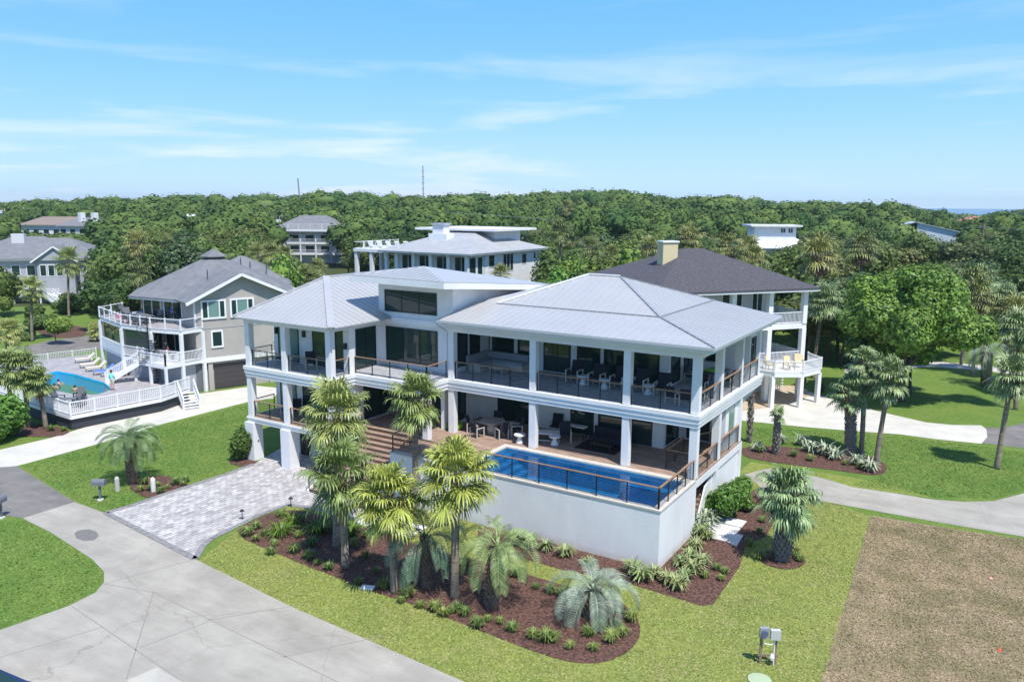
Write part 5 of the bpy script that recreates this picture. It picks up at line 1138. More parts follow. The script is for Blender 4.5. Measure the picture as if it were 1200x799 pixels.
tbl = thing('patio_table', (0, 0, 0), 'long dark table on the upper deck of the taupe house', 'table'); OFF[tbl.name] = Vector((0, 0, 0))
MB().box(-1.3, -.5, .70, 1.3, .5, .76).build('tabletop', SLATE, tbl)
for x in (-1.2, 1.2):
    for y in (-.42, .42): MB().box(x-.04, y-.04, 0, x+.04, y+.04, .7).build('leg', BLACK, tbl)
place(tbl, (-55.5, 10.6, 5.86), R(-10))
t2 = copy_tree(tbl); place(t2, (-49.0, 0.0, 1.16), R(45), .7, 'dark table in the front corner of the pool deck')
ch = [((-56.5, 9.7, 5.86), 3.1, 'chair at the upper deck table, front left'), ((-55.3, 9.5, 5.86), 3.1, 'chair at the upper deck table, front middle'), ((-54.2, 9.4, 5.86), 3.0, 'chair at the upper deck table, front right'), ((-56.2, 11.8, 5.86), 0, 'chair behind the upper deck table on the left'), ((-54.9, 11.6, 5.86), 0, 'chair behind the upper deck table on the right'), ((-59.0, 11.2, 5.86), 1.2, 'dark lounge chair beside the pink towel on the upper deck'), ((-61.2, 12.3, 5.86), 1.8, 'dark chair at the left end of the upper deck'), ((-60, 14, 5.86), .4, 'dark chair at the back of the upper deck'),
      ((-49.8, .9, 1.16), .6, 'chair behind the pool deck corner table'), ((-48.0, -.2, 1.16), -1.0, 'chair right of the pool deck corner table'), ((-50.2, -.6, 1.16), 2.0, 'chair left of the pool deck corner table')]
for i, (l, r, lb) in enumerate(ch): o = dp if i == 0 else copy_tree(dp); place(o, l, r, 1.1, lb)
tw = MB(); tw.box(-58.3, 9.55, 6.2, -57.3, 9.95, 6.55); o = tw.build('pink_towel', mat('pink_cloth', (.75, .25, .35), .9)); tag(o, 'pink folded towel on the upper deck furniture of the taupe house', 'towel')
# ---------------- dark roofed house behind on the right
q = Vector((-2.8, 39.4, 0)); DH = thing('dark_roofed_house', tuple(q), 'white house with a big dark shingle hip roof, galleries and a cream chimney', 'house'); T = TR(q, 51.5)
b = MB(T); b.box(-14.2, 2.2, 0, -1.6, 13, 9.85); b.build('wall', mat('offwhite', (.66, .66, .65), .7), DH)
hip(DH, T, -15.2, 1.1, -1.6, 14, 10.0, 3.1, 7.1, SHING_D, .14)
MB(T).prism([(-15.15, -1.55), (1.05, -1.55), (1.05, 13.95), (-15.15, 13.95)], 9.7, 9.87).build('eave_board', WHITE, DH)
for z in (6.35, 2.85):
    b = MB(T); b.box(-14.2, -.8, z, .5, 2.3, z+.42); b.box(-1.6, 2.3, z, .5, 13, z+.42); b.build('gallery_band', WHITE, DH); MB(T).box(-14.1, -.7, z+.42, .4, 2.2, z+.45).build('gallery_floor', MATS['grey_decking'], DH)
    rail_white(DH, [T @ Vector(v) for v in ((-14.1, -.65, z+.44), (.3, -.65, z+.44), (.3, 12.8, z+.44))], 1.0, sp=3.4)
for x in (.25, -3.4, -7.2, -11, -14):
    for z0, z1 in ((0, 2.85), (3.28, 6.35), (6.78, 10.0)): MB(T).box(x-.22, -.87, z0, x+.22, -.43, z1).build('column', WHITE, DH)
for x, y in ((.25, 5.5), (.25, 12.5)):
    for z0, z1 in ((0, 2.85), (3.28, 6.35), (6.78, 10.0)): MB(T).box(x-.22, y-.22, z0, x+.22, y+.22, z1).build('column', WHITE, DH)
for z in (7.0, 3.4):
    for x0, w_ in ((-13.6, 2.2), (-10.0, 2.0), (-6.4, 2.2), (-3.2, 1.2)): window(DH, (x0, 2.2, z), 0, w_, 2.3, 2, WHITE, GLASS, fw=.1, T=T)
    for y0 in (4, 8): window(DH, (-1.6, y0, z), 90, 1.6, 2.2, 1, WHITE, GLASS, fw=.1, T=T)
# rounded lower balcony
b = MB(T); bal = [(-5.5, -.85), (-4.4, -3.1), (-2.1, -3.9), (.6, -2.9), (1.1, -.6), (-1.5, -.85)]; b.prism(bal, 2.7, 3.05); b.build('balcony', WHITE, DH)
rail_white(DH, [T @ Vector((*p, 3.05)) for p in bal[:5]], 1.0, sp=2.2)
for p in bal[1:4]: MB(T).box(p[0]-.17, p[1]+.05, 0, p[0]+.17, p[1]+.39, 2.7).build('balcony_post', WHITE, DH)
b = MB(T)
for k in range(26): b.box(-6+.26*k, 1.9, .1, -6+.26*k+.05, 1.95, 2.6)
for k in range(9): b.box(-6, 1.86, .2+.27*k, .6, 1.9, .25+.27*k)
b.build('lattice', WHITE, DH)
cp = G(787, 300, 13.4); b = MB(T); ci = T.inverted() @ Vector((cp.x, cp.y, 0)); ci = Vector((-10.4, 5.0, 0)); b.box(ci.x-.75, ci.y-.5, 10, ci.x+.75, ci.y+.5, 13.75); b.build('chimney', CREAM, DH); b = MB(T); b.box(ci.x-.85, ci.y-.6, 13.75, ci.x+.85, ci.y+.6, 13.88); b.build('chimney_cap', WHITE, DH)
cu = mat('cream_cushion', (.66, .56, .34), .9)
c0 = dark_chair(mat('wicker', (.45, .36, .24), .8), None, 'balcony_chair', 'cream cushioned chairs on the round balcony', seat=cu); 
for i, (x, y, r, lb) in enumerate([(-3.8, -1.8, .6, 'cream cushioned chair at the left of the round balcony'), (-2.3, -2.3, 0, 'cream cushioned chair in the middle of the round balcony'), (-.8, -1.7, -.6, 'cream cushioned chair at the right of the round balcony')]):
    o = c0 if i == 0 else copy_tree(c0); v = T @ Vector((x, y, 3.05)); place(o, v, r+R(51), 1.15, lb)
# ---------------- house behind the roofs in the middle (white, terrace on top)
q = AT(548, 302, 118); q.z = 0; WHh = thing('terrace_house', tuple(q), 'white house with a pale hip roof, arcaded gallery, roof terrace and stout chimney', 'house'); T = TR(q, 0)
b = MB(T); b.box(-16, 2.3, 0, -.0, 22, 9.5); b.box(-2.2, .0, 0, 0, 2.3, 5.4); b.box(-16, .05, 0, -2.2, 2.3, 5.3); b.build('wall', WHITE, WHh)
hip(WHh, T, -17, 1.0, -1.0, 23, 9.7, 3.0, 7.0, SHING_L)
b = MB(T); b.box(-16.2, -.1, 5.3, .1, 2.3, 5.7); b.build('gallery_floor', WHITE, WHh)
for k in range(5):
    x = -.25-k*3.4; MB(T).box(x-.3, -.05, 5.7, x+.3, .5, 9.5).build('column', WHITE, WHh)
MB(T).box(-.5, 3.9, 5.7, .05, 4.4, 9.5).build('column', WHITE, WHh)
rail_white(WHh, [T @ Vector((-16, 0, 5.7)), T @ Vector((-.2, 0, 5.7)), T @ Vector((-.1, 3.9, 5.7))], 1.0, bal=.22, sp=3.4)
for k in range(4): window(WHh, (-14.6+k*3.5, 2.3, 6.0), 0, 2.6, 3.0, 2, WHITE, GLASS, fw=.12, T=T)
for y0, w_, z_, h_, n_ in ((.4, 1.8, 6.2, 2.9, 1), (2.5, 1.9, 6.2, 2.9, 1), (5.6, 1.8, 7.2, 2.0, 1), (9.8, 3.2, 6.3, 2.9, 3), (15.6, 1.6, 7.2, 1.8, 1), (19.4, .9, 7.8, 1.2, 1)): window(WHh, (0, y0, z_), 90, w_, h_, n_, WHITE, GLASS, fw=.12, T=T)
window(WHh, (0, 16.6, 1.8), 90, 2.4, 2.4, 2, WHITE, GLASS, fw=.12, T=T)
b = MB(T); b.box(-23.5, .5, 9.2, -13, 12, 9.65); b.build('terrace', WHITE, WHh)
T2 = T; rail_white(WHh, [T @ Vector(v) for v in ((-14, .6, 9.65), (-23.4, .6, 9.65), (-23.4, 11.9, 9.65))], 1.1, bal=0, sp=2.3)
for x in (-23.1, -19.8, -16.6):
    for y in (.9, 7): MB(T).box(x-.28, y-.28, 0, x+.28, y+.28, 9.2).build('column', WHITE, WHh)
b = MB(T); b.box(-15.2, 12, 9.5, -3, 20, 12.7); b.build('penthouse_wall', WHITE, WHh); b = MB(T); b.box(-17.6, 9.5, 12.7, -1.2, 22.5, 13.05); b.build('flat_roof', WHITE, WHh)
for k in range(3): window(WHh, (-14.9+k*1.5, 12, 10.2), 0, 1.2, 2.3, 1, WHITE, GLASS, fw=.1, T=T)
b = MB(T); b.box(-11.4, 5.2, 9.5, -7.8, 7.2, 12.3); b.box(-10.7, 5.4, 12.3, -8.5, 7.0, 13.7); b.build('chimney', WHITE, WHh); b = MB(T); b.box(-10.9, 5.2, 13.7, -8.3, 7.2, 13.95); b.build('chimney_cap', MATS['gutter'], WHh)
T = TR(q+Vector((-16.5, -1.5, 0)), 0)
wl = thing('terrace_lounger', (0, 0, 0), 'x', 'lounge chair', 'white lounge chairs on the roof terrace'); OFF[wl.name] = Vector((0, 0, 0)); b = MB(); b.box(-.4, -.9, .3, .4, .4, .45); b.add([(-.4, .4, .3), (.4, .4, .3), (.4, 1.0, 1.15), (-.4, 1.0, 1.15), (-.4, .3, .45), (.4, .3, .45), (.4, .9, 1.25), (-.4, .9, 1.25)], [(3,2,1,0),(4,5,6,7),(0,1,5,4),(1,2,6,5),(2,3,7,6),(3,0,4,7)]); b.build('seat_shell', WHITE, wl); b = MB(); b.box(-.35, -.7, 0, .35, .3, .3); b.build('base', WHITE, wl)
for i in range(5):
    o = wl if i == 0 else copy_tree(wl); place(o, T @ Vector((-5.4+i*1.5, 5.0+i*.5, 9.66)), R(190), 1.0, 'white lounge chair in the row on the roof terrace behind the pale hip roof')
# ---------------- simple far houses with real storeys and windows
def far_house(name, p, ang, w, d, z, h, ins, wm, rm, label, floors=((6.2, 1.8), (3.0, 1.8)), nw=6, gallery=False, base=None, flat=False):
    elev_ = (lambda a, b_: base) if base is not None else elev
    t = thing(name, (p[0], p[1], elev_(p[0], p[1])), label, 'house'); e = elev_(p[0], p[1]); T = TR((p[0], p[1], e), ang)
    b = MB(T); b.box(0, 0 if not gallery else 1.8, -.5, w, d, z-.1); b.build('wall', wm, t)
    hip(t, T, -.8, w+.8, -.8, d+.8, z, h, ins, rm)
    y = 1.8 if gallery else 0
    for z0, hh in floors:
        for k in range(nw): window(t, (w*(k+.2)/nw, y, z0), 0, w/nw*.6, hh, 1, WHITE, GLASS, fw=.1, T=T)
        for k in range(3): window(t, (w, d*(k+.25)/3, z0), 90, d/3*.45, hh, 1, WHITE, GLASS, fw=.1, T=T)
        if gallery:
            b = MB(T); b.box(0, 0, z0-.6, w, 1.85, z0-.2); b.build('gallery_band', WHITE, t); rail_white(t, [T @ Vector((0, .1, z0-.2)), T @ Vector((w, .1, z0-.2))], 1.0, bal=.3, sp=w/nw)
    if gallery:
        for k in range(nw+1): MB(T).box(w*k/nw-.15, 0, 0, w*k/nw+.15, .3, z-.2).build('column', WHITE, t)
    return t, T
t, T = far_house('grey_stair_house', (-134.5, 32.0), 47, 18.5, 14, 8.6, 3.2, 6.5, SIDE_B, SHING, 'grey clapboard house with white stairs, dormer and screened porches at the far left', ((5.6, 1.9), (2.7, 1.9)), 8, base=-1.2)
b = MB(T); b.box(4, 5, 9, 6.0, 6.2, 12.6); b.build('chimney', mat('grey_white', (.6, .6, .62), .8), t)
b = MB(T); b.add([(9.0, -1.6, 8.3), (15.5, -1.6, 8.3), (12.2, -1.6, 10.6), (12.2, 5, 10.6), (9, 5, 8.3), (15.5, 5, 8.3)], [(0, 1, 2)]); b.box(9.4, -1.3, 0, 15.1, 0, 8.3); b.build('gable_wall', SIDE_B, t)
b = MB(T); b.slab([(8.6, -1.9, 8.15), (12.25, -1.9, 10.8), (12.25, 6, 10.8), (8.6, 6, 8.15)], .12); b.slab([(12.25, -1.9, 10.8), (15.9, -1.9, 8.15), (15.9, 6, 8.15), (12.25, 6, 10.8)], .12); b.build('gable_roof', SHING, t)
b = MB(T); b.bar((8.6, -1.93, 8.0), (12.25, -1.93, 10.65), .06, .25); b.bar((12.25, -1.93, 10.65), (15.9, -1.93, 8.0), .06, .25); b.build('bargeboard', WHITE, t)
for k in range(4): window(t, (9.8+k*1.25, -1.3, 5.6), 0, 1.05, 2.0, 1, WHITE, GLASS, fw=.1, T=T)
b = MB(T); b.box(-2, -3.2, 2.3, 13, 0, 2.6); b.build('porch_floor', WHITE, t); rail_white(t, [T @ Vector((-1.9, -3.1, 2.6)), T @ Vector((12.9, -3.1, 2.6))], 1.0, bal=.25, sp=2.5)
for x in (-1.8, 2, 6, 10): MB(T).box(x-.12, -3.1, 0, x+.12, -2.9, 2.3).build('porch_post', WHITE, t)
a_, c_ = T @ Vector((14.4, -7.5, 0)), T @ Vector((11.2, -3.1, 2.6)); stair(t, (a_.x, a_.y), (c_.x, c_.y), 0, 1.4, 1.6, n=9)
b = MB(T); b.box(16.2, -.08, .1, 18.0, .02, 2.6); b.build('side_garage_door', WHITE, t)
t, T = far_house('three_storey_house', (-161.5, 118.5), 30, 21.5, 14, 9.0, 4.2, 8, mat('pale_blue_siding', (.60, .63, .68), .8), SHING, 'three storey white galleried house with a grey hip roof and roof deck', ((6.0, 1.9), (3.0, 1.9)), 5, True)
b = MB(T); b.box(5.2, -.9, 8.9, 21.6, 6, 9.35); b.build('roof_deck', WHITE, t); rail_white(t, [T @ Vector(v) for v in ((5.2, 6, 9.35), (5.2, -.8, 9.35), (21.5, -.8, 9.35), (21.5, 6, 9.35))], 1.6, bal=.35, sp=3)
far_house('white_cupola_house', (-34.6, 138.6), 30, 13, 11, 8.2, 2.9, 4, WHITE, WHITE, 'white roofed house with a small windowed cupola among the trees on the right', ((4.5, 1.6),), 5)
T = TR((-31.5, 142.6, 0), 30); b = MB(T); b.box(-3, 0, 8.5, 6, 6, 12.6); oo = bpy.data.objects['white_cupola_house']; b.build('cupola', WHITE, oo); b = MB(T); b.box(-4, -1, 12.6, 7, 7, 12.95); b.build('cupola_roof', WHITE, oo)
for x in (2.6, 4.2): window(oo, (x, 0, 11.2), 0, 1.1, 1.1, 2, WHITE, GLASS, fw=.1, T=T)
e = elev(-5, 212); q = AT(1084, 262, 215); t = thing('pale_gabled_building', (q.x, q.y, e), 'long pale blue metal roofed building among the trees on the right', 'house'); T = TR((q.x-1.5, q.y-4, 0), 12)
b = MB(T); b.box(0, 0, e, 9.5, 20, 10.5); b.add([(0, 0, 10.5), (9.5, 0, 10.5), (0, 20, 10.5), (9.5, 20, 10.5), (0, 0, 12.9), (0, 20, 12.9)], [(0, 1, 4), (2, 5, 3)]); b.build('wall', mat('pale_blue_white', (.55, .62, .68), .7), t)
b = MB(T); b.slab([(-.5, -.5, 13.0), (10.3, -.5, 10.6), (10.3, 20.5, 10.6), (-.5, 20.5, 13.0)], .15); b.slab([(-.5, -.5, 13.0), (-.5, 20.5, 13.0), (-9, 20.5, 10.9), (-9, -.5, 10.9)], .15); b.build('roof', mat('pale_blue_roof', (.42, .50, .58), .5), t)
far_house('brown_roofed_villa', (-262, 103), 30, 20, 11, 9.0, 2.6, 5, WHITE, mat('brown_roof', (.22, .175, .15), .9), 'white villa with brown and grey roofs far off on the left', ((6, 1.6),), 6)
far_house('grey_roofed_villa', (-247, 107), 25, 13, 10, 8.6, 2.6, 5, WHITE, SHING, 'grey roofed villa with white chimneys right of the brown roofed one', ((6, 1.6),), 4)
for x, y, n_ in ((-242, 112, 'grey_roofed_villa'), (-238, 114, 'grey_roofed_villa')): b = MB(); b.box(x-.8, y-.8, 9, x+.8, y+.8, 13.6); b.build('chimney', WHITE, bpy.data.objects[n_])
q = AT(4, 262, 320); far_house('white_tower_house', (q.x-6, q.y), 30, 12, 10, 12.0, 2.2, 4, WHITE, SHING_L, 'white house with a chimney at the far left edge of the horizon', ((8, 1.6),), 4)
q = AT(4, 300, 165); far_house('slate_roofed_house', (q.x-9, q.y), 35, 15, 10, 6.8, 2.6, 5, SIDE_B, SHING, 'slate roofed house cut by the left edge behind the trees', ((4, 1.6),), 4)
q = AT(888, 257, 300); far_house('white_roofed_cottage', (q.x-4, q.y), 30, 9, 8, 10.6, 2.0, 4, WHITE, WHITE, 'tiny white roofed building just below the horizon right of centre', ((9, 1.6),), 3)
q = AT(1143, 262, 480); far_house('pink_roofed_house', (q.x-6, q.y), 20, 14, 12, 8.5, 3.0, 6, WHITE, mat('pink_roof', (.55, .22, .2), .8), 'house with a pink roof near the sea at the right horizon', ((5, 2),), 4)
q = AT(205, 257, 240); far_house('hidden_flat_house', (q.x-4, q.y), 30, 10, 8, 11.4, 1.2, 4, WHITE, WHITE, 'sliver of a white roof in the woods above the octagonal house', ((8, 1.6),), 3)
q = AT(318, 250, 300); far_house('grey_house_in_woods', (q.x-6, q.y), 30, 10, 8, 6.8, 1.4, 4, SIDE_B, SHING_L, 'pale grey roof in the woods left of the three storey house', ((8, 1.6),), 3)
# small blue hut below the palms behind the centre
q = AT(668, 318, 108); far_house('brown_hut', (q.x-2.5, q.y), 30, 6, 5, 5.6, 1.6, 2.5, mat('blue_wall', (.05, .12, .3), .8), mat('thatch', (.22, .18, .15), .95), 'small blue cottage with brown roof under the tall palm behind the bushes', ((3, 1.4),), 2)
# ================================================================== masts, pole and wires
q = AT(496, 230, 420); t = thing('radio_mast', (q.x, q.y, 10), 'thin lattice radio mast on the horizon above the white terrace house', 'mast'); top = ZAT(194, (q.x, q.y)); b = MB(); b.bar((q.x, q.y, 10), (q.x, q.y, top), .35)
for k in range(6): z = top-3-k*3; b.bar((q.x-1.0, q.y, z), (q.x+1.0, q.y, z), .2)
b.build('lattice', mat('mast_grey', (.25, .26, .28), .6), t)
q = AT(352, 226, 380); top = AT(349, 209, 380); b = MB(); b.bar((q.x, q.y, q.z-12), tuple(top), .45); o = b.build('leaning_pole', MATS['mast_grey']); tag(o, 'thin leaning pole sticking out of the treetops on the horizon', 'pole')
q = AT(1152, 275, 190); z0 = elev(q.x, q.y); t = thing('utility_pole', (q.x, q.y, z0), 'wooden utility pole with a crossarm above the trees at the right', 'utility pole'); zt = AT(1152, 262, 190).z; b = MB(); b.tube([(q.x, q.y, z0), (q.x, q.y, zt)], .16, 6); b.build('shaft', mat('pole_wood', (.25, .21, .18), .9), t); b = MB(); b.box(q.x-1.2, q.y-.08, zt-.9, q.x+1.2, q.y+.08, zt-.7); b.build('crossarm', MATS['pole_wood'], t)
b = MB()
for (y0, y1) in ((267, 272), (273, 283), (280, 290)):
    p0 = AT(1152, y0, 190); p1 = AT(1240, y1, 165); p2 = AT(1125, y0+1, 215); b.bar(tuple(p0), tuple(p1), .07); b.bar(tuple(p0), tuple(p2), .07)
o = b.build('power_lines', MATS['mast_grey']); tag(o, 'three thin power lines running from the utility pole over the treetops', 'cable')
q = AT(311, 250, 280); b = MB(); b.bar((q.x, q.y, q.z-8), (q.x, q.y, q.z+4), .35); b.bar((q.x-1.5, q.y, q.z+2), (q.x+1.5, q.y, q.z+2), .25); o = b.build('utility_pole', MATS['mast_grey']); tag(o, 'pale utility pole in the woods left of the three storey house', 'utility pole')
b = MB(); b.bar(tuple(AT(520, 248, 190)), tuple(AT(655, 258, 175)), .08); o = b.build('power_line', MATS['mast_grey']); tag(o, 'dark cable crossing the woodland behind the terrace house', 'cable')
# ================================================================== furniture on the main house
WOODW = mat('whitewashed_wood', (.52, .48, .42), .7); NAVY = mat('navy_fabric', (.018, .022, .035), .9); GREYF = mat('grey_fabric', (.30, .31, .34), .9); WC = mat('white_ceramic', (.72, .73, .74), .4)
def lounge(): return dark_chair(NAVY, WOODW, 'lounge_chair', 'navy lounge chairs on the upper deck', seat=NAVY)
l0 = lounge()
for i, (x, y, z, r, lb) in enumerate([(-8.9, 8.3, 6.46, 0, 'navy lounge chair with pale arms, leftmost in the upper deck row'), (-7.3, 8.1, 6.46, 0, 'navy lounge chair second from the left in the upper deck row'), (-5.9, 8.1, 6.46, 0, 'navy lounge chair in the middle of the upper deck row'), (-4.6, 8.1, 6.46, 0, 'navy lounge chair fourth from the left on the upper deck'), (-3.1, 7.8, 6.46, .1, 'navy lounge chair nearest the right corner column on the upper deck')]):
    o = l0 if i == 0 else copy_tree(l0); place(o, (x, y, z), r, 1.25, lb)
lw0 = dark_chair(NAVY, WOODW, 'arm_chair', 'dark chairs on the left wing balconies', seat=NAVY)
for i, (x, y, z, r, lb) in enumerate([(-27.6, 2.2, 6.46, -.9, 'dark armchair behind the upper left balcony rail, left bay'), (-24.8, 2.2, 6.46, .9, 'dark armchair behind the upper left balcony rail, right bay'), (-27.3, 2.2, 3.02, -.8, 'dark chair on the lower left balcony'), (-26.5, 2.4, 3.02, .8, 'second dark chair on the lower left balcony')]):
    o = lw0 if i == 0 else copy_tree(lw0); place(o, (x, y, z), r, 1.1, lb)
st0 = thing('side_table', (0, 0, 0), 'x', 'side table', 'white hourglass side tables'); OFF[st0.name] = Vector((0, 0, 0)); b = MB(); b.lathe((0, 0, 0), [(.2, 0), (.19, .06), (.09, .25), (.12, .36), (.12, .38)], 14); b.build('stem', WC, st0, True); b = MB(); b.lathe((0, 0, .38), [(.26, 0), (.28, .02), (.28, .06), (.25, .075)], 16); b.build('top', WC, st0)
s2 = G(609, 519, 3.0); s1 = G(650, 521, 3.0)
for i, (x, y, z, lb) in enumerate([(-8.1, 7.9, 6.46, 'white hourglass side table between the first two navy lounge chairs'), (-6.6, 7.7, 6.46, 'white hourglass side table between the second and third lounge chairs'), (-5.2, 7.6, 6.46, 'white hourglass side table right of the middle lounge chair'), (-3.9, 7.7, 6.46, 'white side table between the last two lounge chairs'), (s2.x, s2.y, 2.99, 'white hourglass stool left of the second pool column'), (s1.x, s1.y, 2.99, 'white hourglass stool in front of the white coffee table'), (-26.6, 1.9, 6.46, 'small white side table on the upper left balcony')]):
    o = st0 if i == 0 else copy_tree(st0); place(o, (x, y, z), 0, 1.25, lb)
t = thing('sofa', (-14.6, 8.9, 6.46), 'grey cushioned corner sofa behind the left end of the upper deck rail', 'sofa'); b = MB(); b.box(-16.0, 7.3, 6.46, -15.1, 9.7, 6.86); b.box(-15.1, 8.8, 6.46, -12.9, 9.7, 6.86); b.build('base', WOODW, t)
b = MB(); b.box(-16.0, 7.3, 6.87, -15.1, 9.7, 7.05); b.box(-15.1, 8.8, 6.87, -12.9, 9.5, 7.05); b.build('seat_cushion', GREYF, t); b = MB(); b.box(-16.2, 7.3, 6.87, -15.95, 9.6, 7.45); b.box(-16, 9.5, 6.87, -12.9, 9.75, 7.45); b.build('back_cushion', GREYF, t)
t = thing('coffee_table', (-14.0, 7.9, 6.46), 'low pale coffee table in front of the grey corner sofa', 'table'); MB().box(-14.5, 7.4, 6.80, -13.5, 8.1, 6.88).build('tabletop', WOODW, t)
for x in (-14.45, -13.6):
    for y in (7.45, 8.0): MB().box(x, y, 6.46, x+.06, y+.06, 6.8).build('leg', WOODW, t)
dc = dark_chair(NAVY, WOODW, 'dining_chair', 'pale framed dining chairs with navy seats', seat=NAVY)
rt = G(577, 507, 3.0); t = thing('round_table', (rt.x, rt.y, 2.99), 'round stone dining table on the lower deck', 'table'); OFF[t.name] = Vector((0, 0, 0)); b = MB(); b.lathe((0, 0, .72), [(.80, 0), (.82, .03), (.82, .06), (.8, .08)], 28); b.build('tabletop', mat('stone_top', (.34, .31, .28), .7), t); b = MB(); b.lathe((0, 0, 0), [(.30, 0), (.34, .3), (.32, .72)], 18); b.build('pedestal', mat('pale_stone', (.55, .53, .5), .7), t, True)
for i, a in enumerate((200, 255, 330, 40, 110)):
    o = dc if i == 0 else copy_tree(dc); x, y = rt.x+1.25*math.cos(R(a)), rt.y+1.25*math.sin(R(a))
    place(o, (x, y, 2.99), R(a-90), 1.0, ['dining chair left of the round stone table', 'dining chair in front of the round stone table', 'dining chair at the right front of the round stone table', 'dining chair right behind the round stone table', 'dining chair behind the round stone table by the wall'][i])
dt = thing('dining_table', (-1.6, 12.6, 6.46), 'long grey dining table under the right gallery with a green bowl', 'table'); MB().box(-2.2, 11.2, 7.16, -1.0, 13.6, 7.23).build('tabletop', MATS['slate_door'], dt)
for x in (-2.1, -1.15):
    for y in (11.3, 13.4): MB().box(x, y, 6.46, x+.08, y+.08, 7.16).build('leg', MATS['slate_door'], dt)
b = MB(); b.lathe((-1.6, 12.2, 7.23), [(.25, 0), (.55, .10), (.5, .14)], 14); o = b.build('green_bowl', mat('lime_leaf', (.18, .5, .05), .5)); tag(o, 'bright green planted bowl on the long dining table of the right gallery', 'bowl')
for i, (x, y, z, r, lb) in enumerate([(-2.9, 12.0, 6.46, 1.57, 'dining chair left of the long gallery table'), (-2.6, 13.2, 6.46, 1.57, 'farther dining chair left of the long gallery table'), (-.75, 12.2, 6.46, -1.57, 'dining chair right of the long gallery table'), (-2.0, 6.6, 6.46, 2.9, 'dining chair behind the rail near the right corner column'), (-1.2, 6.4, 6.46, 3.3, 'dining chair nearest the right corner column'), (-.8, 7.6, 6.46, -1.5, 'dining chair behind the side rail of the upper deck'), (-1.6, 6.0+4.0, 6.46, 0, 'dining chair at the near end of the long gallery table')]):
    o = copy_tree(dc); place(o, (x, y, z), r, 1.0, lb); o['group'] = 'chairs of the right gallery'
ct = G(640, 515, 3.0); t = thing('white_coffee_table', (ct.x, ct.y, 2.99), 'white open frame coffee table behind the second pool column', 'table'); OFF[t.name] = Vector((0, 0, 0)); MB().box(-.75, -.4, .44, .75, .4, .52).build('tabletop', WC, t); 
for x in (-.72, .66):
    for y in (-.38, .3): MB().box(x, y, 0, x+.06, y+.06, .44).build('leg', WC, t)
MB().box(-.72, -.38, .03, .72, -.32, .09).build('stretcher', WC, t); t.rotation_euler.z = R(20)
c1, c2 = G(662, 517, 3.0), G(605, 510, 3.0)
for p, r, lb in ((c1, .5, 'reclined navy lounge chair right of the white coffee table'), (c2, -.9, 'navy armchair right of the round stone table'), (Vector((-10.2, 8.5, 0)), .2, 'navy armchair behind the white coffee table')):
    o = copy_tree(lw0); place(o, (p.x, p.y, 2.99), r, 1.15, lb); o['group'] = 'navy armchairs on the lower deck'
rp_ = [G(x, y, 3.0) for x, y in ((672, 524), (720, 533), (737, 521), (690, 514))]; b = MB(); b.prism([p.xy for p in rp_], 2.986, 3.0); o = b.build('rug', mat('black_rug', (.012, .012, .014), .95)); tag(o, 'black rug on the lower deck behind the pool', 'rug')
t = thing('dark_outdoor_sofa', (-6.2, 8.0, 3.0), 'dark outdoor sofa set on the black rug', 'sofa'); b = MB(); b.box(-7.6, 7.9, 3.12, -5.2, 8.7, 3.42); b.box(-7.6, 8.6, 3.42, -5.2, 8.75, 3.85); b.build('seat', NAVY, t)
for x in (-7.55, -5.3): MB().box(x, 7.95, 3.0, x+.08, 8.03, 3.12).build('leg', BLACK, t)
t = thing('dark_bench_table', (-6.2, 6.9, 3.0), 'dark slatted low table on the black rug', 'table'); b = MB(); b.box(-6.9, 6.6, 3.36, -5.6, 7.2, 3.42); b.build('tabletop', BLACK, t)
for x in (-6.88, -5.7):
    for y in (6.62, 7.1): MB().box(x, y, 3.0, x+.06, y+.06, 3.36).build('leg', BLACK, t)
t = thing('bar_cart', (-8.7, 8.2, 3.0), 'dark framed table with white top left of the dark sofa', 'table'); MB().box(-9.4, 8.0, 3.72, -8.0, 8.5, 3.78).build('tabletop', WC, t)
for x in (-9.35, -8.1):
    for y in (8.02, 8.42): MB().box(x, y, 3.0, x+.05, y+.05, 3.72).build('leg', BLACK, t)
b = MB(); b.box(-1.9, 12.9-3.6, 2.99, -.6, 13.5-3.6, 3.4)
v, f = crown_mesh(77, .55, .2, 500, .12, 8, cz=.2); o = mesh_obj('lime_planting', v+np.array([-16.0, 5.85, 3.0]), f, mat('lime_foliage', (.35, .62, .05), .6)); tag(o, 'bright lime green planting at the foot of the left corner column on the lower deck', 'plant')
# ================================================================== yard objects
GM = mat('mailbox_grey', (.15, .16, .185), .6); PW = mat('white_pvc', (.7, .7, .68), .5); RB = mat('rust', (.30, .17, .10), .9)
def mailbox(p, rz, label, s=1):
    t = thing('mailbox', (0, 0, 0), label, 'mailbox'); OFF[t.name] = Vector((0, 0, 0)); MB().box(-.06, -.06, 0, .06, .06, 1.05).build('post', GM, t); MB().box(-.14, -.14, 0, .14, .14, .10).build('foot', PW, t)
    b = MB(); pr = [(-.2, 0), (-.2, .26), (-.13, .38), (0, .42), (.13, .38), (.2, .26), (.2, 0)]; n = len(pr); b.add([(x, -.42, 1.05+z) for x, z in pr]+[(x, .42, 1.05+z) for x, z in pr], [tuple(range(n)), tuple(range(2*n-1, n-1, -1))]+[(i, i+n, (i+1) % n+n, (i+1) % n) for i in range(n)]); b.build('box', GM, t); MB().box(-.17, -.435, 1.08, .17, -.42, 1.4).build('door', GM, t); t.location = p; t.rotation_euler.z = rz; t.scale = (s, s, s)
mailbox(G(118, 586), R(-58), 'grey mailbox on a post at the concrete drive beside the feather palm', .88); mailbox(G(2, 607), R(30), 'pale grey mailbox cut by the left edge of the view', .85)
